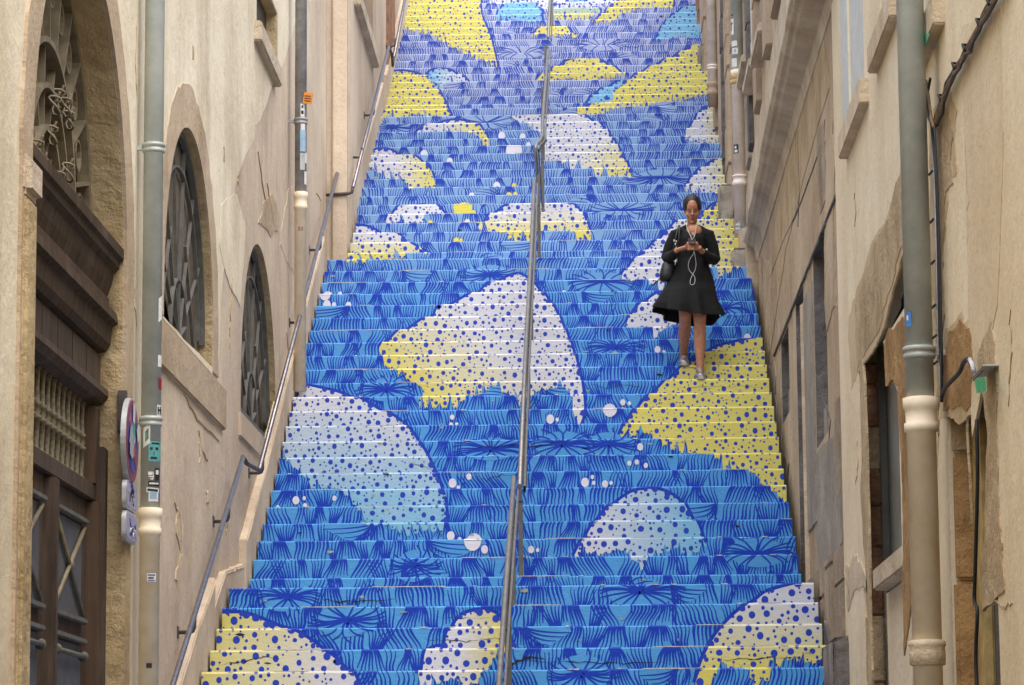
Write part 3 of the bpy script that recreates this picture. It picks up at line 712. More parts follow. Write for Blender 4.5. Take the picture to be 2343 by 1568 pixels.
# grille windows
def lunette(yc, r, zc, z0, name):
    o = MB(); X0 = WL-.10
    pts = arch(yc, zc, r-.005, z0, 36)
    o.prism([(X0, y, z) for y, z in pts], (-.03, 0, 0), 'mesh'); ob = o.build(name, LB)
    f = MB()                                              # outer iron frame + rings
    def arcbar(cy, cz, rr, w, d, a0=0, a1=math.pi, mat='iron_g', n=30):
        rows = []
        for k in range(n+1):
            a = a0+(a1-a0)*k/n; c, s = -math.cos(a), math.sin(a)
            rows.append([(X0+.012, cy+c*(rr-w/2), cz+s*(rr-w/2)), (X0+.012+d, cy+c*(rr-w/2), cz+s*(rr-w/2)), (X0+.012+d, cy+c*(rr+w/2), cz+s*(rr+w/2)), (X0+.012, cy+c*(rr+w/2), cz+s*(rr+w/2))])
        f.grid(rows, mat, True, False, True, True)
    def bar(y0, z0_, y1, z1_, w, d, mat='iron_g'):
        dy, dz = y1-y0, z1_-z0_; L = math.hypot(dy, dz); ny, nz = -dz/L*w/2, dy/L*w/2
        f.prism([(X0+.012, y0+ny, z0_+nz), (X0+.012, y1+ny, z1_+nz), (X0+.012, y1-ny, z1_-nz), (X0+.012, y0-ny, z0_-nz)], (d, 0, 0), mat)
    arcbar(yc, zc, r-.025, .035, .04); arcbar(yc, zc, r*.80, .016, .03); arcbar(yc, zc-.12, r*.30, .018, .03)
    bar(yc-r+.02, z0+.03, yc+r-.02, z0+.03, .06, .07)
    for k in range(1, 7):
        a = math.pi*k/7; c, s = -math.cos(a), math.sin(a)
        bar(yc+c*r*.30, zc-.12+s*r*.30, yc+c*(r-.05), zc+s*(r-.05), .012, .022)
    for k in range(5):
        a = math.pi*(k+.5)/5; c, s = -math.cos(a), math.sin(a); bar(yc+c*r*.03, zc-.12, yc+c*r*.28, zc-.12+s*r*.28, .012, .03)
    for sgn in (-1, 1): bar(yc+sgn*r*.7, z0+.05, yc+sgn*r*.28, zc+.55, .013, .022)
    f.build('grille', ob); return ob
lunette(W1[0], W1[1], W1[2], 4.58, 'arched_window'); lunette(W2[0], W2[1], W2[2], 4.56, 'arched_window')
# small upper window
m = MB(); m.box(WL-.16, WL-.09, 24.3, 25.9, 7.81, 8.32, 'glassd'); ob = m.build('upper_window', LB)
m = MB(); m.box(WL-.05, WL+.065, 24.1, 25.75, 7.64, 7.805, 'stone_pale', .012); m.build('sill', ob)
# portal: stone jamb bases, cornice, frieze, baluster light, doors
m = MB(); m.box(WL-.23, WL+.045, 14.2, 14.435, 0, 4.42, 'stone_rough', .015); m.build('portal_jamb', LB); m = MB(); m.box(WL-.23, WL+.03, 17.405, 17.62, 0, 3.62, 'stone_rough', .015); m.build('portal_jamb', LB)
m = MB(); m.box(WL-.22, WL+.06, 14.18, 14.5, 4.43, 4.62, 'stone_pale', .03); m.build('impost', LB)
XD = -2.78
def profile(y0, y1, prof, mat, mb):
    mb.prism([(x, y0, z) for x, z in prof], (0, y1-y0, 0), mat)
m = MB()
profile(14.44, 17.41, [(XD-.1, 4.72), (-2.655, 4.74), (-2.655, 4.68), (-2.675, 4.665), (-2.68, 4.63), (-2.71, 4.60), (-2.725, 4.53), (-2.75, 4.46), (XD-.1, 4.46)], 'wood_d', m)
cor = m.build('portal_cornice', LB)
m = MB(); profile(14.45, 17.40, [(XD-.1, 4.455), (-2.735, 4.455), (-2.735, 4.40), (XD-.1, 4.40)], 'wood_red', m)
profile(14.45, 17.40, [(XD-.1, 4.395), (-2.69, 4.37), (-2.68, 4.31), (-2.715, 4.29), (-2.725, 4.19), (-2.75, 4.15), (XD-.1, 4.13)], 'wood_d', m); m.build('lower_moulding', cor)
m = MB(); m.box(XD-.1, XD, 14.45, 17.40, 3.86, 4.128, 'wood'); profile(14.46, 17.39, [(XD-.05, 3.93), (XD+.045, 3.93), (XD+.05, 3.89), (XD+.02, 3.85), (XD-.05, 3.82)], 'wood', m)
for k in range(6): m.box(XD-.02, XD+.003, 14.6+k*.46, 14.606+k*.46, 3.935, 4.125, 'wood_d')
fr = m.build('portal_frieze', LB)
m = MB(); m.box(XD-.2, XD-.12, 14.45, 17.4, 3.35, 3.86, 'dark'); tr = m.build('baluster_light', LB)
m = MB(); m.box(XD-.1, XD+.0, 14.45, 17.40, 3.29, 3.385, 'wood', .006); m.box(XD-.1, XD+.01, 17.2, 17.26, 3.386, 3.819, 'wood_red'); m.box(XD-.1, XD+.0, 17.262, 17.40, 3.386, 3.819, 'wood'); m.box(XD-.1, XD-.01, 14.45, 14.6, 3.386, 3.819, 'wood'); m.build('transom_bar', tr)
prof = [(0, .016), (.02, .022), (.03, .012), (.10, .014), (.17, .017), (.175, .024), (.19, .024), (.195, .014), (.215, .021), (.24, .015), (.245, .023), (.26, .023), (.265, .015), (.34, .012), (.42, .015), (.43, .022), (.445, .016)]
bp = MB(); bp.lathe(0, 0, [(z, r*1.12) for z, r in prof], 'balu', 10); bo = bp.build('baluster', tr)
bo.matrix_parent_inverse = Matrix.Identity(4); 
nb = 16
for k in range(nb):
    o = bo if k == 0 else bo.copy()
    if k: COL.objects.link(o); o.parent = tr
    o.matrix_parent_inverse = Matrix.Identity(4); o.location = (XD-.045, 14.72+k*.155, 3.378)
# door leaves
def leaf(y0, y1, name):
    m = MB(); x0 = XD-.09; zt = 3.285
    m.box(x0, XD-.04, y0, y1, .02, zt, 'wood'); ob = m.build(name, LB)
    q = MB(); w = .17
    for a, b in ((y0+w, y1-w),):
        q.box(XD-.041, XD-.033, a, b, 2.62, 3.13, 'doorgrey'); q.box(XD-.041, XD-.033, a, b, .35, 2.47, 'doorgrey')
    q.build('panel', ob)
    r = MB()
    for z in (3.14, 2.59, 2.48): r.box(XD-.04, XD+.0, y0+w-.05, y1-w+.05, z, z+.03, 'iron_g', .006)
    a, b = y0+w, y1-w
    for (ya, za, yb, zb) in ((a, 2.64, b, 3.12), (a, 3.12, b, 2.64)):
        r.tube([(XD-.018, ya, za), (XD-.018, yb, zb)], .013, 'iron', 6)
    r.lathe(0, 0, [(0, 0.001)], 'iron', 4) if False else None
    r.ellipsoid((XD-.012, (a+b)/2, 2.88), (.02, .03, .03), 'iron', 10, 6)
    r.build('grille', ob)
    h = MB(); h.tube([(XD-.0, a+.02, 2.41), (XD-.0, b-.02, 2.41)], .014, 'iron_g', 8)
    for y in (a+.04, b-.04): h.ellipsoid((XD-.008, y, 2.41), (.03, .022, .03), 'iron_g', 10, 6)
    h.build('push_bar', ob)
    return ob
leaf(14.47, 15.88, 'door_leaf'); leaf(15.93, 17.2, 'door_leaf')
m = MB(); m.box(XD-.08, XD+.03, 15.86, 15.95, .02, 3.28, 'wood', .012); m.build('door_post', LB)
m = MB(); m.box(XD-.1, XD+.03, 17.21, 17.29, .02, 3.285, 'wood_red', .01); m.box(XD-.1, XD+.05, 17.295, 17.40, .02, 3.60, 'wood', .01); m.build('door_frame', LB)
# fanlight
XF = -2.90
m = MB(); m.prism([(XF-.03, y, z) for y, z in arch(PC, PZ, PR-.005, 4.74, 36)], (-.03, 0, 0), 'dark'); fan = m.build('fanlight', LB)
f = MB()
def farc(cy, cz, rr, w, d, a0=0, a1=math.pi, mat='iron', n=30):
    rows = []
    for k in range(n+1):
        a = a0+(a1-a0)*k/n; c, s = -math.cos(a), math.sin(a)
        rows.append([(XF, cy+c*(rr-w/2), cz+s*(rr-w/2)), (XF+d, cy+c*(rr-w/2), cz+s*(rr-w/2)), (XF+d, cy+c*(rr+w/2), cz+s*(rr+w/2)), (XF, cy+c*(rr+w/2), cz+s*(rr+w/2))])
    f.grid(rows, mat, True, False, True, True)
def fbar(y0, z0, y1, z1, w, d, mat='iron'):
    dy, dz = y1-y0, z1-z0; L = math.hypot(dy, dz); ny, nz = -dz/L*w/2, dy/L*w/2
    f.prism([(XF, y0+ny, z0+nz), (XF, y1+ny, z1+nz), (XF, y1-ny, z1-nz), (XF, y0-ny, z0-nz)], (d, 0, 0), mat)
ZB = 4.76
farc(PC, PZ+.1, PR-.1, .06, .07); farc(PC, ZB, .82, .03, .08); farc(PC, ZB, .58, .028, .08); farc(PC, ZB, .36, .028, .08); farc(PC, ZB, .12, .03, .12)
for k in range(1, 12):
    a = math.pi*k/12; c, s = -math.cos(a), math.sin(a); fbar(PC+c*.84, ZB+s*.84, PC+c*1.36, ZB-.02+s*1.36, .02, .07)
for k in range(1, 8):
    a = math.pi*k/8; c, s = -math.cos(a), math.sin(a); fbar(PC+c*.14, ZB+s*.14, PC+c*.8, ZB+s*.8, .016, .045)
for k in range(12):                                       # pointed loops between the spokes
    a = math.pi*(k+.5)/12; c, s = -math.cos(a), math.sin(a); farc(PC+c*1.15, ZB+s*1.15, .085, .016, .05, 0, 2*math.pi, 'iron', 14)
f.build('ironwork', fan)
rs = random.Random(5)
for k in range(9):                                       # scrolls and leaves
    a = math.pi*rs.uniform(.1, .9); rr = rs.uniform(.2, .75); c, s = -math.cos(a)*rr, math.sin(a)*rr; q = []
    for t in range(14): th = t*.55; w = .015+.006*t; q.append((XF+.09+.03*math.sin(t), PC+c+w*math.cos(th), ZB+s+w*math.sin(th)))
    sc_ = MB(); sc_.tube(q, .007, 'iron', 5); sc_.build('scroll', fan)
# flaked bits and cracks on the left wall
for D, mt in (([(372, 690), (382, 690), (384, 735), (372, 745)], 'edge_pale'),):
    pass
patch(WL, [(660, 430), (700, 400), (735, 460), (742, 590), (700, 700), (640, 560)], 'wall_lf', 'plaster_patch', LB, .003, .09)
patch(WL, [(505, 470), (540, 445), (560, 520), (548, 700), (520, 640), (500, 560)], 'wall_l_hi', 'plaster_patch', LB, .006, .06)
patch(WL, [(600, 465), (622, 445), (640, 500), (620, 540), (590, 510)], 'surround', 'plaster_patch', LB, .006, .1)
for D in ([(403, 1180), (405, 1160), (418, 1215), (417, 1270), (404, 1330), (400, 1325), (412, 1265)], [(455, 1000), (460, 1000), (462, 1040), (455, 1060)], [(470, 1125), (476, 1122), (478, 1150), (471, 1150)], [(439, 105), (441, 105), (441, 138), (438, 138)], [(510, 338), (512, 338), (512, 372), (509, 368)], [(544, 395), (546, 392), (546, 420), (543, 420)]):
    patch(WL, D, 'edge_pale' if D[0][1] > 900 else 'stone_rough', 'chipped_plaster', LB, .007, .12, 2)
def crack(X, D, w, parent, mat='stone_rough', out=.003):
    P = [yz(x, y, X) for x, y in D]; L = []
    for a, b in zip(P, P[1:]):
        for k in range(5): L.append((a[0]+(b[0]-a[0])*k/5+random.gauss(0, .02), a[1]+(b[1]-a[1])*k/5+random.gauss(0, .006)))
    L.append(P[-1]); n = len(L); q = strip(L, [w*(.3+random.random())*(.25+math.sin(math.pi*k/(n-1))) for k in range(n)]); s = 1 if X < 0 else -1
    m = MB(); m.prism([(X+s*out, y, z) for y, z in q], (-s*.01, 0, 0), mat); m.build('crack', parent)
for D in ([(398, 1150), (408, 1175), (414, 1230), (405, 1300)], [(452, 985), (460, 1030), (474, 1055)], [(515, 1165), (520, 1180), (516, 1230)], [(590, 350), (600, 430), (610, 470)], [(610, 420), (618, 470), (626, 520)], [(655, 760), (660, 820), (652, 880)], [(530, 640), (526, 720), (524, 800)], [(420, 900), (450, 960), (500, 1010)], [(722, 440), (735, 460), (728, 500)], [(304, 620), (306, 700), (310, 760)], [(309, 60), (308, 150), (311, 220)]):
    crack(WL, D, .012, LB, 'stone_rough', .008)
# stepped plinth along the wall
def plinth(ya, yb, x0, x1, off, mat, name, parent, edge=True):
    m = MB(); n = 26; ys = [ya+(yb-ya)*k/n for k in range(n+1)]
    top = [(y, slope_z(y)+off+random.gauss(0, .0035)) for y in ys]
    loop = [(x1, y, z) for y, z in top]+[(x1, y, slope_z(y)-.5) for y in ys[::-1]]
    m.prism(loop, (x0-x1, 0, 0), mat)
    for a, b in (zip(top, top[1:]) if edge else ()): m.face([(x1+(.006 if x1 < 0 else -.006), a[0], a[1]-.016), (x1+(.006 if x1 < 0 else -.006), b[0], b[1]-.016), (x0, b[0], b[1]+.006), (x0, a[0], a[1]+.006)], 'edge_pale')
    return m.build(name, parent)
plinth(15.5, 21.4, WL-.02, -2.605, .33, 'wall_l', 'plinth', LB); plinth(23.3, 30.0, WL-.02, -2.605, .3, 'wall_l', 'plinth', LB)
plinth(21.45, 23.25, WL-.02, -2.615, .12, 'wall_l', 'plinth', LB)

# ---- upper left building
LF = empty('upper_beige_building', (WLF, 38, 6), 'beige building on the left above the second landing, behind the upper handrail', 'building')
fw = rect(33.0, 35.3, 10.28, 12.4)
wall_mesh(WLF, rect(30.905, 56, 5.5, 14.5), [fw], 0, 'wall_lf', WLF-4, 'quoin', .3).build('wall', LF)
m = MB(); m.box(WLF-.1, WLF+.022, 30.88, 31.35, 5.5, 14.4, 'quoin', .01); m.box(WLF-.1, WLF+.05, 30.86, 30.93, 6.7, 14.3, 'wall_lf', .01); m.build('corner_quoin', LF)
m = MB(); m.box(WLF-.1, WLF+.03, 31.42, 31.9, 5.5, 14.3, 'wall_l', .01); m.build('corner_strip', LF)
m = MB(); m.box(WLF-.3, WLF-.1, 33.0, 35.3, 10.28, 12.4, 'glassd'); ob = m.build('window', LF)
m = MB(); m.box(WLF-.1, WLF+.075, 32.4, 35.3, 10.1, 10.27, 'stone_pale', .015); m.build('sill', ob)
m = MB(); m.box(WLF-.05, WLF+.03, 37.6, 38.9, 6, 14.3, 'brick', .01); m.build('brick_band', LF)
plinth(31.95, 36.6, WLF-.02, WLF+.032, .34, 'wall_lf', 'plinth', LF); plinth(37.2, 48, WLF-.02, WLF+.034, .34, 'wall_lf', 'plinth', LF)
m = MB(); m.box(WLF-.02, WLF+.04, 31.0, 31.85, 6.8, 7.45, 'wall_l', .02); m.build('corner_base', LF)

# ---- right: weathered stone building (lower wall, ledge, upper wall)
RS = empty('weathered_stone_building', (WR, 25, 0), 'weathered grey stone building with a long projecting ledge, right of the stairs', 'building')
oA = rect(21.2, 22.35, 4.12, 5.52); oB = rect(23.44, 24.35, 3.2, 5.5); oC = rect(25.3, 26.3, 4.78, 5.48)
wall_mesh(WR, rect(20.03, 31.2, -.02, 6.95), [oA, oB, oC], 0, 'wall_w', WR+4, 'stone_grey', .4).build('wall', RS)
for h, mt in ((oA, 'stone_grey'), (oB, 'stone_grey'), (oC, 'stone_grey')):
    m = MB(); m.box(WR+.26, WR+.36, h[0][0]+.002, h[2][0]-.002, h[0][1]+.002, h[2][1]-.002, mt)
    m.box(WR+.05, WR+.25, h[2][0]-.35, h[2][0]-.004, h[0][1]+.003, h[0][1]+.3, 'cement', .02); m.build('blocked_opening', RS)
m = MB(); m.box(WR-.03, WR+.05, 23.36, 23.435, 3.14, 5.35, 'edge_pale', .012); m.build('pale_jamb', RS)
m = MB(); m.box(WR-.012, WR+.02, 22.42, 23.34, 3.6, 5.36, 'cement', .006); m.build('grey_render', RS)
m = MB(); rq = random.Random(9); y = 20.04
while y < 23.3:
    y2 = min(23.34, y+rq.uniform(.5, 1.1)); z = .1
    while z < 3.2:
        z2 = min(3.255, z+rq.uniform(.5, 1.0)); m.box(WR-.022-rq.uniform(0, .012), WR+.05, y, y2-.008, z, z2-.006, 'stone_mix', .012); z = z2
    y = y2
m.build('stone_base', RS)
for k in range(9):
    yc_ = rq.uniform(20.3, 29); z_ = rq.uniform(3.6, 6.3); w_ = rq.uniform(.2, .7); hh = rq.uniform(.2, .7)
    q = jag([(yc_-w_, z_-hh), (yc_-w_*.9, z_+hh*.8), (yc_+w_, z_+hh), (yc_+w_*.8, z_-hh*.9)], .12, 4); m = MB(); m.prism([(WR-.002-.0005*k, a, b) for a, b in q], (.02, 0, 0), rq.choice(('stone_mix', 'wall_w2', 'wall_w2'))); m.build('render_patch', RS)
# lintel line / crack continuing from the cream building's sill
m = MB()
for k in range(24):
    y0 = 20.05+k*.3; z = 5.53-.0008*k; m.box(WR-.016, WR+.01, y0, y0+.295, z-.02+random.gauss(0, .006), z+.006, 'stone_grey', .004)
m.build('string_line', RS)
patch(WR, [(1735, 590), (1760, 600), (1790, 420), (1830, 200), (1880, 60), (1898, 200), (1860, 330), (1800, 560), (1770, 760), (1745, 900)], 'stone_tan', 'stained_render', RS, .004, .06)
patch(WR, [(1905, 250), (1908, 700), (1893, 760), (1888, 520), (1898, 300)], 'wall_w', 'render_patch', RS, .006, .08)
patch(WR, [(1868, 1040), (1925, 980), (1930, 1240), (1880, 1330), (1866, 1200)], 'cement', 'render_patch', RS, .005, .07)
# ledge and upper wall (set slightly skew to the street)
def ux(Y): return 1.377+(min(Y, 30.2)-20.6)*.0119
n = 20; m = MB()
rows = []
for k in range(n+1):
    Y = 19.3+(29.75-19.3)*k/n; u = ux(Y); j = random.gauss(0, .004)
    rows.append([(u+.03, Y, 7.34), (u+j, Y, 7.30), (u+j, Y, 6.99+random.gauss(0, .004)), (u+.03, Y, 6.955), (u+.06, Y, 6.95), (u+.08, Y, 6.93), (u+.1, Y, 6.925), (WR-.03, Y, 6.90), (WR-.01, Y, 6.78), (WR+.1, Y, 6.78), (WR+.1, Y, 7.34)])
m.grid(rows, 'stone_pale', True, False, True, True)
m.build('ledge', RS)
m = MB(); o_ = [(20.62, 7.345), (20.62, 15), (30.6, 15), (30.6, 7.345)]
m.prism([(ux(20.04)+.012, 20.04, 7.345), (ux(30.6)+.012, 30.6, 7.345), (5.5, 30.6, 7.345), (5.5, 20.04, 7.345)], (0, 0, 2.9), 'wall_wu'); m.build('upper_wall', RS)
m = MB(); m.box(1.50, 5.5, 30.602, 56, 5.5, 14.5, 'wall_wu'); m.box(ux(29.9)+.03, 5.4, 29.77, 30.59, 5.5, 7.335, 'wall_wu'); m.build('upper_wall', RS)
rs = random.Random(11)
for (ya, yb, z0, z1, mt, pr) in ((21.0, 21.5, 7.36, 10.2, 'stone_pale', .03), (21.9, 22.6, 7.36, 10.2, 'quoin', .05), (23.4, 23.9, 7.36, 10.2, 'quoin', .05), (24.1, 25.0, 7.7, 10.2, 'cement', .012), (25.3, 25.8, 7.36, 10.2, 'quoin', .05), (26.0, 26.9, 7.9, 10.2, 'shutter', .008), (27.0, 27.35, 7.36, 10.2, 'stone_grey', .05), (27.6, 28.1, 7.36, 10.2, 'cement', .03), (28.9, 29.5, 7.36, 10.2, 'stone_pale', .012)):
    m = MB(); z = z0
    while z < z1:
        h = rs.uniform(.35, .75); z2 = min(z1, z+h); e = rs.uniform(-.006, .006); u = min(ux(ya), ux(yb))+.012
        m.box(u-pr-e, u+.05, ya+rs.uniform(-.05, .05), yb+rs.uniform(-.05, .05), z, z2-.004, mt, .012); z = z2
    m.build('stone_frame', RS)
for (ya, yb, z) in ((22.65, 23.35, 8.1), (24.0, 25.2, 7.62), (25.9, 27.0, 7.8), (23.95, 25.2, 8.9), (27.4, 28.8, 8.2), (22.6, 23.38, 9.1)):
    m = MB(); u = ux(ya); m.box(u-.075, u+.05, ya, yb, z, z+.09, 'stone_pale', .015); m.build('stone_sill', RS)
for (ya, yb, z0, z1, mt) in ((31.0, 31.5, 7.2, 14, 'quoin'), (32.2, 32.9, 7.6, 14, 'wall_w'), (33.4, 33.8, 8, 14, 'stone_grey'), (35.4, 36.0, 9, 14, 'quoin'), (36.6, 37.3, 9.5, 14, 'stone_grey'), (38.3, 39.2, 10, 14, 'quoin'), (40.5, 41.5, 11, 14, 'brick')):
    m = MB(); z = z0
    while z < z1: h = rs.uniform(.3, .6); m.box(1.48-rs.uniform(0, .02), 1.55, ya+rs.uniform(-.08, .08), yb+rs.uniform(-.08, .08), z, z+h-.005, mt, .012); z += h
    m.build('stone_frame', RS)
plinth(15.6, 21.3, WR+.02, 1.565, .05, 'stone_grey', 'kerb', RS, False)

# ---- right: near cream building
RC = empty('cream_building', (WR, 15, 0), 'warm cream rendered building with sills and crumbling window surrounds, nearest on the right', 'building')
XC = WR-.012
n1 = [(16.25, .05), (16.25, 3.72), (16.6, 3.86), (17.0, 4.1), (15.5, 4.1), (15.48, 4.30), (15.6, 4.43), (15.9, 4.46), (16.6, 4.42), (17.4, 4.35), (18.62, 4.30), (18.62, .05)]; n2 = rect(12.45, 14.05, .05, 3.42); sA = rect(17.75, 18.8, 5.72, 7.2); sA2 = rect(15.95, 16.7, 5.76, 7.2); sB = rect(13.9, 14.55, 5.22, 6.8)
wall_mesh(XC, rect(-6.0, 20.02, -.02, 8.3), [n1, n2, sA, sA2, sB], 0, 'wall_r', XC+4, 'wall_r', .14).build('wall', RC)
for k, (h, sy0, sy1, sz) in enumerate(((sA, 17.5, 19.07, 5.56), (sA2, 15.68, 16.95, 5.60), (sB, 13.68, 14.76, 5.05))):
    m = MB(); m.box(XC+.012, XC+.1, h[0][0]+.002, h[2][0]-.002, h[0][1]+.002, h[2][1]-.002, 'shutter'); ob = m.build('shuttered_window', RC)
    m = MB(); m.box(XC-.055, XC+.045, sy0, sy1, sz, sz+.15, 'edge_pale', .008); m.build('sill', ob)
# painted pale panel round the far windows
m = MB(); m.box(XC-.004, XC+.02, 18.805, 19.3, 5.72, 7.6, 'shutter'); m.build('pale_panel', RC)
# window niche
XG = XC+.147
m = MB(); m.box(XG, XG+.05, 16.26, 18.61, 2.93, 4.29, 'slate'); ob = m.build('niche_window', RC)
m = MB()
for y in (16.6, 18.45): m = MB(); m.box(XG-.045, XG-.002, y-.03, y+.03, 2.95, 4.28, 'iron_g', .006); m.build('frame', ob)
m = MB(); m.box(XC+.0, XG-.004, 16.26, 18.0, 2.80, 2.925, 'edge_pale', .012); m.build('sill', ob)
m = MB(); m.box(XG-.06, XG+.05, 16.26, 18.1, .05, 2.79, 'wall_r'); m.build('niche_infill', RC)
m = MB(); z = .1; rb = random.Random(4)
while z < 4.2:                                            # crumbling brick and rubble of the far jamb
    h = rb.uniform(.1, .45); m.box(XC+.004+rb.uniform(0, .015), XG-.035, 18.54+rb.uniform(-.02, .02), 18.615, z, z+h-.003, rb.choice(('brick', 'brick', 'stone_tan')), .012); z += h
m.build('jamb_bricks', RC)
for D in ([(1956, 440), (1958, 480), (1956, 520)], [(2210, 900), (2216, 1050), (2222, 1200)], [(1960, 1000), (1964, 1060), (1958, 1110)], [(2210, 330), (2216, 460), (2214, 560)], [(2310, 700), (2316, 800), (2308, 930)], [(1925, 1300), (1940, 1340), (1952, 1420)], [(2262, 1360), (2300, 1390), (2318, 1380)]):
    crack(XC, D, .010, RC, 'stone_tan', .004)
for D in ([(1760, 640), (1790, 560), (1830, 470), (1880, 330)], [(1825, 300), (1830, 420), (1826, 520)], [(1780, 1180), (1800, 1120), (1806, 1060)], [(1880, 900), (1900, 960), (1895, 1050)], [(1900, 560), (1888, 650), (1892, 740)]):
    crack(WR, D, .014, RS, 'stone_grey', .006)
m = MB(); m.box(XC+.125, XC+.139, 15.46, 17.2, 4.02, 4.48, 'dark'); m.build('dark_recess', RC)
# second niche behind the drainpipe
m = MB(); m.box(XC+.14, XC+.22, 12.46, 14.04, .06, 3.41, 'stone_grey'); m.box(XC+.10, XC+.138, 13.66, 13.98, .06, 3.30, 'castyellow', .01); m.build('blocked_door', RC)
m = MB(); z = .1
while z < 3.2:
    h = rb.uniform(.5, 1.1); m.box(XC+.004+rb.uniform(0, .015), XC+.135, 13.99+rb.uniform(-.01, .01), 14.045, z, z+h-.004, rb.choice(('stone_brown', 'stone_tan', 'stone_brown')), .015); z += h
m.build('jamb_stones', RC)
m = MB(); m.box(XC+.01, XC+.135, 13.0, 13.9, 3.26, 3.40, 'stone_grey', .02); m.build('lintel', RC)
m = MB(); m.box(XC+.128, XC+.136, 13.3, 13.42, 2.55, 2.85, 'palebluep', .003); m.build('notice', RC)
# bare stone where the render has fallen
halo(XC, [(1957, 700), (1975, 640), (2000, 560), (2035, 500), (2050, 420), (2074, 370), (2078, 530), (2052, 600), (2030, 690), (2010, 760), (1974, 815), (1962, 850)], 'wall_r3', RC)
patch(XC, [(1957, 700), (1975, 640), (2000, 560), (2035, 500), (2050, 420), (2074, 370), (2078, 530), (2052, 600), (2030, 690), (2010, 760), (1974, 815), (1962, 850)], 'stone_tan', 'bare_stone', RC, .005, .1, 4)
patch(XC, [(2024, 790), (2034, 752), (2086, 716), (2090, 790), (2092, 1100), (2096, 1300), (2070, 1500), (2068, 1180), (2060, 1000), (2056, 880), (2028, 880)], 'stone_brown', 'bare_stone', RC, .006, .1, 4)
halo(XC, [(2128, 300), (2170, 245), (2182, 300), (2182, 420), (2165, 440), (2160, 680), (2152, 850), (2148, 1000), (2136, 700), (2132, 420)], 'wall_r3', RC)
patch(XC, [(2128, 300), (2170, 245), (2182, 300), (2182, 420), (2165, 440), (2160, 680), (2152, 850), (2148, 1000), (2136, 700), (2132, 420)], 'stone_tan', 'bare_stone', RC, .005, .1, 4)
halo(XC, [(2155, 860), (2170, 760), (2200, 730), (2220, 750), (2228, 860), (2222, 930), (2160, 940)], 'wall_r3', RC)
patch(XC, [(2155, 860), (2170, 760), (2200, 730), (2220, 750), (2228, 860), (2222, 930), (2160, 940)], 'stone_brown', 'bare_stone', RC, .006, .12, 4)
patch(XC, [(2238, 810), (2270, 735), (2276, 780), (2282, 930), (2290, 1200), (2300, 1350), (2250, 1400), (2262, 1000), (2240, 880)], 'stone_tan', 'bare_stone', RC, .006, .1, 4)
patch(XC, [(1968, 820), (1974, 820), (1990, 1300), (1995, 1568), (1986, 1568), (1975, 1200)], 'stone_tan', 'bare_stone', RC, .004, .08, 3)
patch(XC, [(1935, 1290), (1958, 1275), (1985, 1330), (1985, 1355), (1955, 1350), (1940, 1400)], 'edge_pale', 'plaster_patch', RC, .004, .12, 4)
patch(XC, [(2200, 60), (2210, 500), (2225, 1000), (2282, 700), (2296, 300), (2290, 20)], 'wall_r2', 'repaired_render', RC, .003, .02, 2)

# ------------------------------------------------------------------ street ground
m = MB(); m.face([(-60, -60, 0), (60, -60, 0), (60, 90, 0), (-60, 90, 0)], 'ground'); tag(m.build('ground'), kind='structure')

# ------------------------------------------------------------------ drainpipes
def sticker(mb, px, py, r, a0, a1, z0, z1, mat, n=6, skew=0):
    rows = []
    for k in range(n+1):
        a = R(a0+(a1-a0)*k/n); rows.append([(px+(r+.003)*math.cos(a), py+(r+.003)*math.sin(a), z0+skew*k/n), (px+(r+.003)*math.cos(a), py+(r+.003)*math.sin(a), z1+skew*k/n)])
    mb.grid(rows, mat, False, True)
def text_mesh(txt, size, mat, name, parent, loc, rot):
    cu = bpy.data.curves.new(name, 'FONT'); cu.body = txt; cu.size = size; cu.extrude = .0005
    o = bpy.data.objects.new(name, cu); COL.objects.link(o)
    dg = bpy.context.evaluated_depsgraph_get(); me = bpy.data.meshes.new_from_object(o.evaluated_get(dg))
    COL.objects.unlink(o); bpy.data.objects.remove(o); bpy.data.curves.remove(cu)
    me.materials.clear(); me.materials.append(MT[mat])
    o = bpy.data.objects.new(name, me); COL.objects.link(o); o.parent = parent
    o.matrix_parent_inverse = parent.matrix_basis.inverted(); o.location = loc; o.rotation_euler = rot; return o
def pipe(px, py, r, zlow, zj, ztop, label, upm, lowm, rings, group='drainpipes on the walls', lowr=None, collar=None):
    t = empty('drainpipe', (px, py, zlow), label, 'drainpipe', group)
    lowr = lowr or r*1.02
    m = MB(); m.lathe(px, py, [(zj-.02, r), (ztop, r)], upm, 24); m.build('pipe', t)
    m = MB(); m.lathe(px, py, [(zlow, lowr), (zj-.14, lowr), (zj-.135, lowr*1.16), (zj-.10, lowr*1.16), (zj-.095, lowr*1.03), (zj-.04, lowr*1.08), (zj-.03, lowr*1.2), (zj+.015, lowr*1.22), (zj+.02, r*1.03)], lowm, 24); m.build('cast_base', t)
    for z in rings:
        m = MB(); m.lathe(px, py, [(z-.03, r*1.01), (z-.026, r*1.14), (z-.01, r*1.16), (z-.005, r*1.06), (z+.004, r*1.06), (z+.008, r*1.2), (z+.024, r*1.2), (z+.03, r*1.01)], upm, 24)
        s = 1 if px > 0 else -1; m.box(px+s*r*.9, px+s*(r+.09), py-.012, py+.012, z-.012, z+.012, upm); m.build('collar', t)
    return t
p = onX(347, 784, -2.56); P1 = (p.x, p.y)
zz = lambda x, y, X: onX(x, y, X).z
t1 = pipe(P1[0], P1[1], .058, .2, zz(345, 1172, -2.56), 11, 'fat grey zinc drainpipe covered in stickers beside the arched portal', 'zinc', 'castcream', [zz(345, 330, -2.56), zz(345, 965, -2.56)])
SB = [None]; X = -2.56
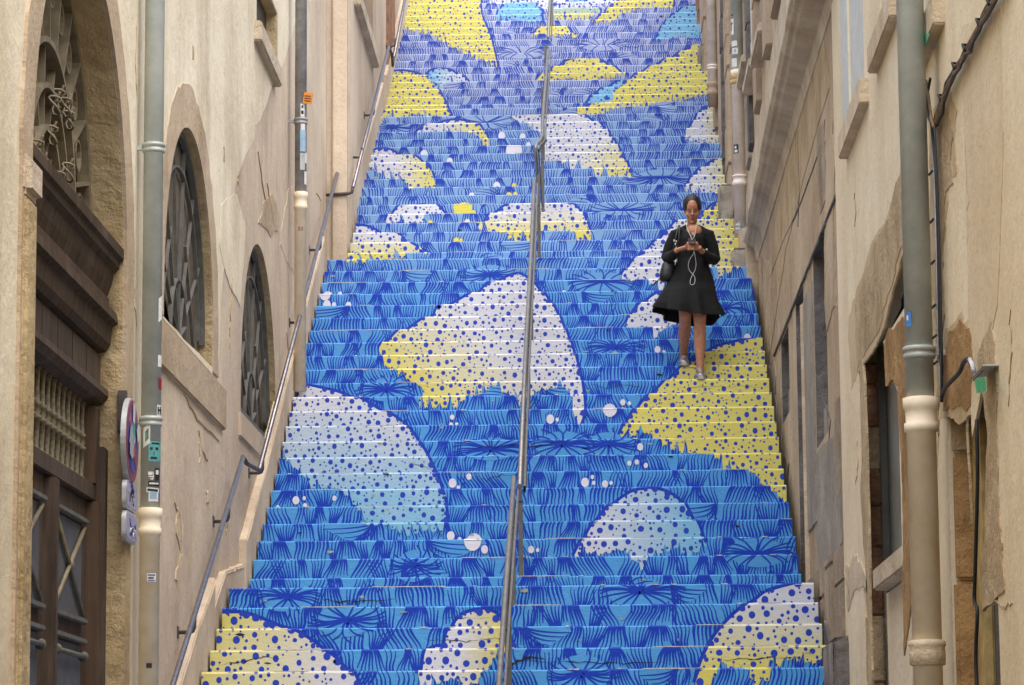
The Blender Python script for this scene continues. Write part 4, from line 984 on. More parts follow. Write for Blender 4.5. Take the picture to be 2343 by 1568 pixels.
def stk(D0, D1, a0, a1, mat, skew=0, layer=0, new=None):
    if new or (new is None and layer == 0):
        if SB[0]: SB[0].build('sticker', t1)
        SB[0] = MB()
    s = SB[0]
    sticker(s, P1[0], P1[1], .058+layer, -math.degrees(math.acos(a0))+8, -math.degrees(math.acos(a1))+8, zz(347, D1, X), zz(347, D0, X), mat, skew=skew)
stk(984, 1030, -.7, -.05, 'white', .03); stk(992, 1016, -.5, -.2, 'iron_g', .02, .0015); stk(1000, 1012, -.45, -.3, 'green', .02, .002)
stk(1014, 1060, -.2, .95, 'teal'); stk(1028, 1034, -.05, .2, 'ink', 0, .0015); stk(1028, 1034, .45, .72, 'ink', 0, .0015); stk(1050, 1055, .0, .6, 'ink', 0, .0015); stk(1017, 1021, .1, .8, 'ink', 0, .0015); stk(1038, 1046, .28, .36, 'ink', 0, .0015)
stk(930, 956, .55, .98, 'white'); stk(934, 952, .62, .72, 'ink', 0, .0015); stk(934, 952, .82, .92, 'ink', 0, .0015); stk(940, 944, .62, .95, 'ink', 0, .002)
stk(1122, 1152, -.15, .75, 'white'); stk(1128, 1146, .0, .6, 'palebluep', 0, .0015); stk(1120, 1131, -.35, .8, 'white', -.004, .001, True); stk(1123, 1128, -.25, .7, 'ink', -.004, .002); stk(1106, 1117, -.2, .85, 'ink'); stk(1109, 1113, -.1, .75, 'white', 0, .0015)
stk(1076, 1104, .45, .85, 'ink'); stk(1080, 1090, .5, .75, 'white', 0, .0015); stk(685, 740, .62, .98, 'white', .03); stk(815, 842, .6, .95, 'white'); stk(868, 895, .7, .98, 'redp')
stk(1316, 1336, -.2, .6, 'white', 0, .003, True); stk(1319, 1322, -.12, .5, 'signblue', 0, .0045); stk(1325, 1329, -.1, .4, 'signblue', 0, .0045); stk(1332, 1334, -.12, .5, 'signblue', 0, .0045); stk(1521, 1532, -.2, .3, 'ink', 0, .003, True)
SB[0].build('sticker', t1)
sk = MB()
for q in ((1084, 1092, -95, -70), (1094, 1097, -92, -66), (1084, 1100, -68, -64), (1099, 1102, -84, -66)):
    sticker(sk, P1[0], P1[1], .058, q[2], q[3], zz(347, q[1], X), zz(347, q[0], X), 'white')
sk.build('scrawl', t1)
p = onX(688, 300, -2.55); P2 = (p.x, p.y)
t2 = pipe(P2[0], P2[1], .052, 5.2, zz(688, 446, -2.55), 14, 'slim stained grey drainpipe with an orange flyer on the left wall', 'zinc_d', 'castcream', [zz(688, 278, -2.55)])
s = None
for D0, D1, a0, a1, mt in ((240, 270, -.05, .6, 'white'), (244, 250, .1, .4, 'ink'), (256, 264, .05, .45, 'ink'), (286, 300, .0, .7, 'white'), (300, 350, -.1, .8, 'palebluep'), (353, 392, -.1, .7, 'zinc'), (352, 376, .7, .98, 'white'), (395, 425, .6, .98, 'white')):
    f_ = lambda u: -math.degrees(math.acos(u))+5
    if mt != 'ink':
        if s: s.build('sticker', t2)
        s = MB()
    sticker(s, P2[0], P2[1], .052+(.0015 if mt == 'ink' else 0), f_(a0), f_(a1), zz(688, D1, -2.55), zz(688, D0, -2.55), mt)
s.build('sticker', t2)
s = MB(); a = onX(692, 215, P2[0]+.06); z1_ = zz(704, 215, P2[0]+.06); z0_ = zz(704, 241, P2[0]+.06)
s.prism([(P2[0]+.02, P2[1]-.06, z0_), (P2[0]+.10, P2[1]-.05, z0_-.01), (P2[0]+.115, P2[1]-.05, z1_-.015), (P2[0]+.035, P2[1]-.06, z1_)], (0, .004, 0), 'orange')
for k in range(3): s.prism([(P2[0]+.038, P2[1]-.0615, z0_+.02+.022*k), (P2[0]+.092, P2[1]-.0545, z0_+.015+.022*k), (P2[0]+.093, P2[1]-.0545, z0_+.022+.022*k), (P2[0]+.04, P2[1]-.0615, z0_+.028+.022*k)], (0, .001, 0), 'ink')
s.build('flyer', t2)
text_mesh('33', .05, 'redp', 'number', t2, (P2[0]-.02, P2[1]-.0585, zz(688, 532, -2.55)), (R(90), 0, 0))
p = onX(2092, 400, 1.485); P3 = (p.x, p.y); X3 = 1.485
t3 = pipe(P3[0], P3[1], .063, .1, zz(2115, 908, X3), 9.4, 'thick dark grey drainpipe with a cream cast foot on the near right wall', 'zinc', 'castcream', [zz(2112, 795, X3)], lowr=.067)
m = MB(); z = zz(2128, 1490, X3); m.lathe(P3[0], P3[1], [(z-.06, .067), (z-.055, .08), (z+.0, .082), (z+.02, .078), (z+.03, .084), (z+.05, .084), (z+.055, .067)], 'edge_pale', 24); m.build('collar', t3)
s = MB(); sticker(s, P3[0], P3[1], .063, 205, 235, zz(2100, 752, X3), zz(2100, 718, X3), 'bluep'); sticker(s, P3[0], P3[1], .0645, 212, 222, zz(2100, 738, X3), zz(2100, 726, X3), 'white'); s.build('sticker', t3)
p = onX(1690, 300, 1.40); P4 = (p.x, p.y); X4 = 1.40
t4 = pipe(P4[0], P4[1], .055, 6.9, zz(1690, 153, X4), 14, 'pale pink drainpipe with a yellowed collar and black stickers, right of the second landing', 'zinc', 'castpink', [])
m = MB(); z = zz(1692, 162, X4); m.lathe(P4[0], P4[1], [(z-.055, .057), (z-.05, .072), (z-.01, .072), (z-.006, .066), (z, .066), (z+.004, .07), (z+.05, .07), (z+.055, .057)], 'castyellow', 24); m.build('collar', t4); m = MB(); z = zz(1695, 402, X4); m.lathe(P4[0], P4[1], [(z-.05, .057), (z-.046, .07), (z-.01, .07), (z-.006, .062), (z+.03, .062), (z+.034, .07), (z+.05, .07), (z+.055, .057)], 'castpink', 24); m.build('collar', t4)
s = None
for D0, D1, a0, a1, mt, nw in ((76, 90, -.9, .0, 'white', 1), (94, 110, -.8, .1, 'white', 1), (98, 105, -.5, -.2, 'lilac', 0), (120, 142, -.9, -.1, 'white', 1), (20, 60, -.95, -.5, 'white', 1), (26, 50, -.9, -.8, 'redp', 0), (30, 34, -.95, -.6, 'ink', 1), (8, 11, -.95, -.6, 'ink', 1), (336, 358, -.85, -.1, 'ink', 1), (340, 346, -.7, -.4, 'white', 0), (349, 356, -.7, -.25, 'white', 0), (523, 552, -.85, .0, 'zinc_d', 1), (530, 534, -.75, -.1, 'white', 0), (540, 544, -.75, -.1, 'white', 0)):
    f_ = lambda u: -math.degrees(math.acos(u))-3
    if nw:
        if s: s.build('sticker', t4)
        s = MB()
    sticker(s, P4[0], P4[1], .055+(.001 if nw else .0025)+(.0006 if D0 > 500 else 0), f_(a0), f_(a1), zz(1690, D1, X4), zz(1690, D0, X4), mt)
s.build('sticker', t4)
p = onX(1628, 90, 1.44); P5 = (p.x, p.y); X5 = 1.44
t5 = pipe(P5[0], P5[1], .055, 9.6, zz(1630, 190, X5), 16, 'pale pink drainpipe with a rusty foot highest on the right beside the top steps', 'castpink', 'quoin', [zz(1629, 156, X5)])

# ------------------------------------------------------------------ traffic sign and plates
XS = -2.635; c = onX(303, 1010, XS+.04); rr = .245
tS = empty('round_sign', (XS, c.y, c.z), 'round no parking sign half covered in stickers, on the wall between portal and drainpipe', 'sign')
def xdisc(mb, x, y, z, r, mat, th=.003, n=40, sy=1):
    mb.prism([(x, y+r*sy*math.cos(2*math.pi*k/n), z+r*math.sin(2*math.pi*k/n)) for k in range(n)], (th, 0, 0), mat)
m = MB(); xdisc(m, XS+.008, c.y, c.z, rr, 'signrim', .03); m.build('plate', tS)
m = MB(); xdisc(m, XS+.039, c.y, c.z, rr-.012, 'signred', .002); xdisc(m, XS+.0415, c.y, c.z, rr*.74, 'signblue', .002)
m.prism([(XS+.044, c.y+a, c.z+b) for a, b in ((-.15, .10), (-.10, .15), (.15, -.10), (.10, -.15))], (.002, 0, 0), 'signred'); m.build('face', tS)
m = MB(); rs = random.Random(8)
for k, mt in enumerate(('lilac', 'white', 'lilac', 'palebluep', 'green', 'orange', 'lilac', 'white', 'signrim')):
    a = rs.uniform(0, 6.28); q = rs.uniform(.03, .16); y, z = c.y+q*math.cos(a), c.z+q*math.sin(a); w, h = rs.uniform(.025, .06), rs.uniform(.03, .07); th = rs.uniform(-.6, .6)
    m.prism([(XS+.047+k*.0007, y+u*math.cos(th)-v*math.sin(th), z+u*math.sin(th)+v*math.cos(th)) for u, v in ((-w, -h), (w, -h), (w, h), (-w, h))], (.0006, 0, 0), mt)
m.build('sticker', tS)
m = MB(); m.box(WL-.02, XS+.007, c.y-.02, c.y+.02, c.z+.05, c.z+.29, 'bracket', .004); m.build('fixing', tS)
for (ya, yb, lab) in ((1101, 1171, 'small grey metal plate under the round sign, upper of the two'), (1171, 1244, 'small grey metal plate scrawled over, lower of the two below the round sign')):
    a = onX(302, ya+2, XS+.04); b = onX(302, yb-2, XS+.04); yc = c.y+.03; h0, h1 = b.z, a.z; w = .21
    t = empty('sign_plate', (XS, yc, h0), lab, 'sign', 'metal plates below the round sign')
    def rr_(x, ins, r=.05, n=6):
        L = []
        for (cy, cz, a0) in ((yc+w-r-ins, h1-r-ins, 0), (yc-w+r+ins, h1-r-ins, 90), (yc-w+r+ins, h0+r+ins, 180), (yc+w-r-ins, h0+r+ins, 270)):
            for k in range(n+1): an = R(a0+90*k/n); L.append((x, cy+r*math.cos(an), cz+r*math.sin(an)))
        return L
    m = MB(); m.prism(rr_(XS+.01, 0), (.025, 0, 0), 'signrim'); m.build('plate', t)
    m = MB(); m.prism(rr_(XS+.036, .012), (.002, 0, 0), 'lilac'); rs = random.Random(ya)
    for k in range(9):
        y, z = yc+rs.uniform(-.14, .14), (h0+h1)/2+rs.uniform(-.05, .05); q = [(XS+.039, y+rs.uniform(-.05, .05), z+rs.uniform(-.03, .03)) for _ in range(4)]; m.tube(q, .004, rs.choice(('signblue', 'white', 'ink')), 5)
    m.build('face', t)
    m = MB(); m.box(WL-.02, XS+.009, yc-.02, yc+.02, h0+.04, h1-.04, 'bracket', .004); m.build('fixing', t)

# ------------------------------------------------------------------ wall handrails
def handrail(pts, X, Xw, brs, label, ends=()):
    P = [onX(x, y, X) for x, y in pts]
    t = empty('wall_handrail', P[0], label, 'handrail', 'handrails on the left wall')
    m = MB(); m.tube(P, .019, 'rail', 10); m.build('rail', t)
    for x, y in brs:                                       # the point where the hook meets the rail
        a = onX(x, y, X); q = [(Xw-.03, a.y+.02, a.z-.115), (X-.03, a.y+.02, a.z-.115), (X-.012, a.y+.02, a.z-.108), (X-.002, a.y+.015, a.z-.085), (X, a.y+.008, a.z-.012)]
        m = MB(); m.tube(q, .0125, 'bracket', 8); m.box(Xw-.01, Xw+.006, a.y-.02, a.y+.06, a.z-.155, a.z-.075, 'bracket', .004); m.build('bracket', t)
    for e in ends: m = MB(); m.tube(e, .017, 'bracket', 8); m.build('end_return', t)
    return t
XH = -2.55; XH2 = -2.39
e1 = onX(556, 1046, XH); 
handrail([(360, 1690), (395, 1568), (556, 1046)], XH, WL, [(445, 1405), (523, 1155)], 'lowest grey tube handrail on the left wall, beside the bottom steps')
a1 = onX(593, 1076, XH)
handrail([(593, 1076), (774, 387)], XH, WL, [(601, 1048), (690, 708), (733, 544)], 'second grey handrail on the left wall, between the two lower landings',
         [[e1, e1+Vector((.01, .18, -.03)), a1+Vector((0, .02, -.0)), a1], [onX(774, 387, XH), onX(774, 387, XH)+Vector((.03, .05, .0)), onX(774, 387, XH)+Vector((0, .1, -.03)), onX(774, 387, XH)+Vector((-.13, .1, -.03))]])
b1 = onX(807, 433, XH2); b2 = onX(889, 108, XH2)
handrail([(807, 430), (889, 108)], XH2, WLF, [(828, 335), (855, 240)], 'third grey handrail on the left wall, above the second landing', [[onX(807, 430, XH2), b1+Vector((-.01, .01, -.03)), b1+Vector((-.04, .0, -.045)), b1+Vector((-.3, 0, -.06))], [b2, b2+Vector((.03, .12, -.05)), b2+Vector((.03, .3, -.16)), onX(901, 132, XH2)]])
handrail([(901, 132), (926, 0), (934, -50)], XH2, WLF, [(903, 85)], 'topmost grey handrail on the left wall, leaving the top of the picture')

# ------------------------------------------------------------------ centre handrails
def S(x, y): return (x*KS, y*KS)
pb, _, _ = stair_hit(*S(1605, 1887)); top = onY(*S(1606, 1494), pb.y+.1); OFF = top.z-slope_z(pb.y+.1)
def railpt(x, y): return stair_hit(*S(x, y), OFF)[0]
def centre(rail, posts, label, extra=None, baro=True):
    P = [railpt(*q) if len(q) == 2 else q[2] for q in rail]
    t = empty('centre_handrail', P[0], label, 'handrail', 'handrails down the middle of the stairs')
    m = MB(); m.tube(P, .0175, 'steel', 12); m.build('rail', t)
    m = MB()
    Q = [p+Vector((.027, .012, -.03)) for p in P]; Q = [Q[0]+(Q[1]-Q[0]).normalized()*.05]+Q[1:-1]+[Q[-1]+(Q[-2]-Q[-1]).normalized()*.05]
    for a, b in zip(Q, Q[1:]): m.face([a+Vector((0, 0, .02)), b+Vector((0, 0, .02)), b+Vector((0, 0, -.03)), a+Vector((0, 0, -.03))], 'post'); m.face([a+Vector((.014, 0, .02)), b+Vector((.014, 0, .02)), b+Vector((.014, 0, -.03)), a+Vector((.014, 0, -.03))], 'post'); m.face([a+Vector((0, 0, .02)), b+Vector((0, 0, .02)), b+Vector((.014, 0, .02)), a+Vector((.014, 0, .02))], 'post'); m.face([a+Vector((0, 0, -.03)), b+Vector((0, 0, -.03)), b+Vector((.014, 0, -.03)), a+Vector((.014, 0, -.03))], 'post')
    m.build('under_bar', t)
    for q in posts:
        b, i, _ = stair_hit(*S(q[0], q[1])); k = min(range(NST), key=lambda j: abs(steps[j][1]-b.z)); Y = steps[k][0]+.11; zb = steps[k][1]
        xx = onY(*S(q[0], q[1]), Y).x; h = q[2] if len(q) > 2 else OFF-.03; w = q[3] if len(q) > 3 else .017
        zt = slope_z(Y)+h
        m = MB(); m.box(xx-w, xx+w, Y-.012, Y+.012, zb, zt-.32, 'post', .003); m.box(xx-w*.85, xx+w*.85, Y-.011, Y+.011, zt-.312, zt, 'post', .003); m.box(xx-w*.7, xx+w*.7, Y-.009, Y+.009, zt-.33, zt-.30, 'ink'); m.build('post', t)
    return t
centre([(1535, 2420), (1559, 2142), (1582, 1818), (1606, 1494)], [(1588, 2280, OFF-.03), (1605, 1887), (1592, 2172)], 'bottom steel centre handrail, nearest and lowest on the stairs')
centre([(1624, 1520), (1642, 1110), (1662, 740), (1669, 563.6)], [(1628, 1795), (1641, 1519), (1652, 1275), (1661, 1062), (1671, 837)], 'long steel centre handrail between the first and second landings')
bB = railpt(1684.6, 641); kB = stair_hit(*S(1691, 690))[0]
pB = railpt(1695, 429); pB2 = railpt(1673, 457)
centre([(1713, 157), (1696, 370), (1695, 425), (1689, 438), (1676, 452), (1672.8, 462), (1678.7, 547, onY(*S(1678.7, 547), pB2.y+.25)), (1684.6, 641, onY(*S(1684.6, 641), pB2.y+.5))], [(1697, 664), (1708, 355, OFF-.03, .024), (1685, 804), (1697, 501, OFF-.03, .021)], 'steel centre handrail with a kinked lower end above the second landing')
centre([(1704.6, 140), (1717, 14), (1722, -60)] if False else [(1713, 120), (1718, 14), (1722, -60)], [(1724.5, 88, OFF-.03, .021)], 'topmost steel centre handrail, running out of the top of the picture')

# ------------------------------------------------------------------ cables and tags on the right
Xc = XC-.02
def cab(pts, X, r, mat, seg=6): return [onX(x, y, X) for x, y in pts]
t = empty('cable_bundle', onX(2275, 0, Xc), 'bundle of dusty cables sagging diagonally across the near right wall', 'cable')
base = [(2300, -60), (2275, 0), (2245, 55), (2215, 115), (2190, 155), (2165, 210), (2150, 255), (2138, 292)]
for k, (mt, r) in enumerate((('black', .009), ('cablebeige', .011), ('cablebeige', .009), ('black', .006))):
    m = MB(); P = [onX(x+random.gauss(0, 1.2)+k*3.2-5, y+random.gauss(0, 3), Xc-.006*k) for x, y in smooth_line(base, 3)]; m.tube(P, r, mt, 6); m.build('cable', t)
for x, y in ((2272, 5), (2248, 52), (2216, 110), (2192, 152), (2160, 225)):
    a = onX(x, y, Xc); m = MB(); m.tube([a+Vector((-.02, -.03, -.02)), a+Vector((-.026, .0, .015)), a+Vector((.0, .03, .02))], .006, 'black', 5); m.build('clip', t)
t = empty('wall_conduit', onX(2150, 780, Xc), 'thin pale conduit and black cables running down beside the thick grey drainpipe', 'cable')
for k, (mt, r, pts) in enumerate((('cablewhite', .0075, [(2133, 285), (2137, 400), (2142, 560), (2146, 784), (2150, 850), (2152, 890)]), ('black', .007, [(2128, 180), (2120, 230), (2124, 270), (2131, 290), (2141, 400), (2146, 560), (2150, 784), (2154, 850), (2154, 920)]), ('cablebeige', .008, [(2118, 185), (2124, 225), (2130, 270), (2136, 292)]), ('black', .005, [(2138, 292), (2144, 420), (2150, 600), (2156, 860)]))):
    m = MB(); m.tube([onX(x, y, Xc-.012-.006*k) for x, y in smooth_line(pts, 3)], r, mt, 6); m.build('cable', t)
for y in (395, 505, 600, 700, 770, 830): a = onX(2141+(y-395)*.024, y, Xc-.02); m = MB(); m.tube([a+Vector((-.02, -.035, 0)), a+Vector((-.025, .05, 0))], .006, 'black', 5); m.build('clip', t)
t = empty('black_cable', onX(2160, 900, Xc), 'thick black cable looping from the drainpipe to a small metal bracket over the niche', 'cable')
m = MB(); m.tube([onX(x, y, Xc-.025) for x, y in smooth_line([(2154, 910), (2160, 890), (2180, 868), (2196, 850), (2204, 830), (2214, 822), (2224, 838), (2228, 850)], 4)], .010, 'black', 8); m.build('cable', t)
m = MB(); m.tube([onX(x, y, Xc-.04) for x, y in ((2218, 822), (2224, 835), (2227, 850))], .009, 'cablewhite', 8); m.build('sleeve', t)
t = empty('metal_bracket', onX(2245, 855, Xc), 'small pale metal bracket sticking out over the niche with a green tag', 'bracket')
a = onX(2222, 862, Xc-.05); b = onX(2274, 850, Xc)
m = MB(); m.box(Xc-.045, Xc+.05, b.y, a.y, a.z-.003, a.z+.004, 'signrim', .002); m.box(Xc-.045, Xc-.038, b.y, a.y, a.z-.02, a.z-.0035, 'post', .002); m.build('arm', t)
def quad(mb, D, X, mat): mb.prism([onX(x, y, X) for x, y in D], (.002, 0, 0), mat)
m = MB(); quad(m, [(2229, 868), (2253, 862), (2256, 894), (2234, 900)], Xc-.055, 'green'); tag(m.build('paper_tag'), 'bright green paper tag hanging under the metal bracket on the right', 'tag')
m = MB(); quad(m, [(2104, 107), (2118, 76), (2127, 78), (2113, 113)], XC-.058, 'greenpale'); tag(m.build('paper_tag'), 'pale green paper stuck on the sill beside the thick drainpipe', 'tag')
t = empty('black_wire', onX(2240, 1300, XC+.1), 'dark cable hanging down the side of the blocked door niche', 'cable')
m = MB(); m.tube([onX(x, y, XC-.008) for x, y in smooth_line([(2234, 960), (2236, 1100), (2231, 1300), (2229, 1375), (2236, 1400), (2232, 1500), (2236, 1600)], 3)], .008, 'black', 6); m.build('cable', t)

# ------------------------------------------------------------------ kerb stones on the right
def kerb(x0, x1, y0, y1, z0, z1, label, mat='cement'):
    bm = bmesh.new(); bmesh.ops.create_cube(bm, size=1)
    for v in bm.verts: v.co = Vector(((x0+x1)/2+v.co.x*(x1-x0), (y0+y1)/2+v.co.y*(y1-y0), (z0+z1)/2+v.co.z*(z1-z0)))
    bmesh.ops.bevel(bm, geom=bm.edges[:], offset=.03, segments=3, affect='EDGES'); bmesh.ops.subdivide_edges(bm, edges=bm.edges[:], cuts=3, use_grid_fill=True)
    for v in bm.verts: v.co += Vector((random.gauss(0, .004), random.gauss(0, .004), random.gauss(0, .004)))
    m = MB(); m.addbm(bm, mat, True); bm.free(); tag(m.build('kerb_stone'), label, 'kerb stone', 'guard stones at the right edge')
a = stair_hit(1660, 500)[0]; kerb(onY(1645, 480, a.y).x, 1.56, a.y, a.y+.35, nose_z(a.y)-.05, onY(1655, 420, a.y).z, 'upright grey guard stone at the stair edge, behind the woman')
a = stair_hit(1700, 600)[0]; kerb(1.38, 1.60, a.y+.0, a.y+.45, nose_z(a.y)-.2, onY(1700, 566, a.y).z, 'broken pale guard stone at the second landing, below the ledge', 'cement')
a = stair_hit(1612, 148)[0]; kerb(onY(1598, 140, a.y).x, 1.55, a.y, a.y+.4, nose_z(a.y)-.05, onY(1605, 100, a.y).z, 'grey guard stone at the foot of the highest drainpipe')
a = stair_hit(1880, 1500)[0]; kerb(1.50, 1.66, a.y-1.0, a.y-.05, 1.2, onY(1880, 1470, a.y-.3).z, 'big rounded guard stone at the bottom right of the stairs', 'stone_grey')

# ------------------------------------------------------------------ woman on the stairs
YP = 27.28
def PC_(cx, cy, dy=0.0):
    return onY(KS*(1950+cx/3.92), KS*(580+cy/3.92), YP+dy)
MPP = YP/F*KS/3.92                                        # metres per unit
W = empty('person', (PC_(840, 2300).x, YP, steps[NB+17][1]), 'woman in a black dress walking down the stairs looking at her phone', 'person', None)
def ringloft(mb, rings, mat, seg=28):
    """rings: (centre, rx, ry[, tilt func]) horizontal ellipses"""
    rows = []
    for c, rx, ry in rings: rows.append([(c.x+rx*math.cos(2*math.pi*k/seg), c.y+ry*math.sin(2*math.pi*k/seg), c.z) for k in range(seg)])
    mb.grid(rows, mat, True, True, True, True)
def remesh(o, vs, sm=4, fac=.5):
    r = o.modifiers.new('remesh', 'REMESH'); r.mode = 'VOXEL'; r.voxel_size = vs; r.use_smooth_shade = True
    s = o.modifiers.new('smooth', 'SMOOTH'); s.iterations = sm; s.factor = fac
HT = Matrix.Rotation(R(23), 3, 'X')                       # head bowed towards the phone
HC = PC_(838, 466, -.055)                                 # chin
def hp(x, y, z): return HC + HT @ (Vector((x, y+.09, z)) ) 
body = MB()
rows = []; seg = 24
for z, hw, fr_, bk in ((-.002, .014, -.082, -.055), (.012, .03, -.09, -.02), (.03, .043, -.091, .01), (.055, .053, -.09, .045), (.08, .060, -.088, .07), (.105, .065, -.086, .085), (.13, .068, -.088, .093), (.16, .067, -.086, .094), (.19, .058, -.07, .083), (.212, .04, -.045, .06), (.222, .015, -.01, .03)):
    cy = (fr_+bk)/2; ry = (bk-fr_)/2
    rows.append([hp(hw*math.cos(2*math.pi*k/seg)*(1-.10*max(0, -math.sin(2*math.pi*k/seg))), cy+ry*math.sin(2*math.pi*k/seg), z) for k in range(seg)])
body.grid(rows, 'skin', True, True, True, True)
body.tube([hp(0, -.084, .128), hp(0, -.096, .108), hp(0, -.108, .086), hp(0, -.098, .074)], [.006, .0085, .0125, .006], 'skin', 10)   # nose
for s in (-1, 1):
    body.ellipsoid(hp(s*.010, -.096, .079), (.009, .008, .007), 'skin', 8, 6)
    body.ellipsoid(hp(s*.034, -.062, .078), (.026, .020, .028), 'skin', 12, 8)      # cheeks
    body.ellipsoid(hp(s*.067, .005, .098), (.008, .018, .030), 'skin', 10, 6)       # ears
body.ellipsoid(hp(0, -.088, .046), (.023, .011, .012), 'skin', 12, 6); body.ellipsoid(hp(0, -.085, .012), (.02, .012, .014), 'skin', 10, 6)
nk = PC_(838, 560, .0)
body.tube([hp(0, .0, .05), PC_(836, 480, .02), PC_(838, 540, .02), PC_(838, 620, .02)], [(.046, .05), (.043, .048), (.047, .05), (.10, .06)], 'skin', 16)
body.tube([PC_(838, 560, .02), PC_(838, 640, .0), PC_(830, 850, .02), PC_(830, 1080, .03)], [(.05, .05), (.105, .06), (.10, .07), (.12, .08)], 'skin', 18)  # torso
sh = {-1: PC_(612, 602, .01), 1: PC_(1052, 602, .01)}; el = {-1: PC_(525, 880, .03), 1: PC_(1110, 900, .03)}
wr = {-1: PC_(655, 792, -.20), 1: PC_(945, 800, -.20)}
for s in (-1, 1):
    body.tube([PC_(838+s*150, 610, .02), sh[s]+Vector((-s*.02, .01, -.01)), (sh[s]+el[s])/2, el[s]], [.035, .04, .036, .034], 'skin', 12)
    body.tube([el[s], el[s]*.5+wr[s]*.5+Vector((0, 0, -.008)), wr[s]], [.036, .033, .024], 'skin', 12)
# hands round the phone
ph = PC_(833, 690, -.285)
def hand(s):
    w = wr[s]; pal = PC_(838+s*72, 758, -.255)
    body.tube([w, w*.5+pal*.5, pal], [(.024, .02), (.028, .02), (.032, .019)], 'skin', 12)
    spread = [(-.002, 700, .98), (.0, 728, 1.0), (.003, 752, .96), (.006, 776, .82)]
    for k, (d, cy, L) in enumerate(spread):
        root = pal + Vector((-s*.012, -.012, .026-.017*k)); knk = PC_(838+s*(38-6*L), cy+8, -.295-d)
        tip = PC_(838-s*(14*L) if k else 838+s*4, cy+14, -.315); mid = PC_(838+s*12, cy+6, -.322)
        body.tube([root, knk, mid, tip], [.0105, .0095, .0085, .0065], 'skin', 8)
    # thumb leaves the side of the palm and rests on the screen
    body.tube([pal+Vector((-s*.002, .012, .018)), PC_(838+s*58, 705, -.27), PC_(838+s*30, 690, -.265), PC_(838+s*14, 684, -.262)], [.0125, .0105, .0095, .007], 'skin', 8)
for s in (-1, 1): hand(s)
# legs
zf = steps[NB+17][1]; zb_ = steps[NB+18][1]
Yf = steps[NB+17][0]; Yb = steps[NB+18][0]
def XZ(cx, Y, z): return Vector((PC_(cx, 2000).x*Y/YP if False else onY(KS*(1950+cx/3.92), KS*(580+2000/3.92), Y).x, Y, z))
kr = PC_(752, 1585, -.10); ar = XZ(724, Yb+.20, zb_+.095); kl = PC_(928, 1625, -.10); al = XZ(928, Yf+.15, zf+.095)
hipr = PC_(770, 1180, .03); hipl = PC_(905, 1180, .02)
for hip, kn, an, side in ((hipr, kr, ar, -1), (hipl, kl, al, 1)):
    d = an-kn
    body.tube([hip, (hip+kn)/2, kn+Vector((0, 0, .04)), kn, kn+d*.14+Vector((0, .012, 0)), kn+d*.34+Vector((0, .026, 0)), kn+d*.55+Vector((0, .02, 0)), kn+d*.8+Vector((0, .006, 0)), an, an+Vector((0, .01, -.06))],
              [.082, .074, .061, .057, .052, .056, .049, .035, .030, .032], 'skin', 16)
    body.tube([an+Vector((0, .03, -.07)), an+Vector((0, -.05, -.065)), an+Vector((0, -.12, -.075))], [.028, .03, .02], 'skin', 10)
bo = body.build('body', W, fixn=False); remesh(bo, .0042, 3, .4)
# face details and hair
fm = MB()
for s in (-1, 1):
    fm.tube([hp(s*(.012+.011*k), -.0935+.0007*k*k*1.5, .128+.0035*math.sin(k*1.05)) for k in range(5)], [.0018, .0032, .0034, .0028, .0014], 'hair', 6)
    fm.tube([hp(s*(.015+.0085*k), -.0905+.0013*k*k*.8, .1075-.0035*math.sin(k*.8)) for k in range(5)], [.0014, .0027, .0032, .0028, .0014], 'hair', 6)
fm.build('brow_and_lash', W, fixn=False)
fm = MB(); fm.tube([hp(.022*math.sin(q), -.0985+.008*abs(math.sin(q))**2, .0525+.0025*math.cos(2*q)) for q in (-1.3, -.7, 0, .7, 1.3)], [.0015, .0045, .0045, .0045, .0015], 'lip', 8)
fm.tube([hp(.019*math.sin(q), -.0975+.008*abs(math.sin(q))**2, .0435-.0015*math.cos(q)) for q in (-1.3, -.7, 0, .7, 1.3)], [.0015, .005, .0062, .005, .0015], 'lip', 8); fm.build('lips', W, fixn=False)
hm = MB(); rot = (HT @ Matrix.Rotation(R(-26), 3, 'X'))
hm.ellipsoid(hp(0, .0235, .1425), (.0825, .0995, .0995), 'hair', 26, 18, rot)
hm.ellipsoid(hp(0, .085, .10), (.055, .05, .06), 'hair', 16, 10, HT); hm.ellipsoid(hp(0, .11, .07), (.035, .035, .04), 'hair', 14, 8, HT)
for s in (-1, 1): hm.tube([hp(s*.068, -.020, .165), hp(s*.0745, .0, .135), hp(s*.074, .025, .105), hp(s*.066, .06, .085)], [.006, .009, .011, .010], 'hair', 8)
ho = hm.build('hair', W, fixn=False); remesh(ho, .005, 4, .5)
em = MB()
p = hp(.071, -.002, .068); em.tube([p+Vector((.010*math.cos(a), 0, .015*math.sin(a)-.008)) for a in [2*math.pi*k/12 for k in range(13)]], .0022, 'metal', 6); em.build('earring', W, fixn=False)
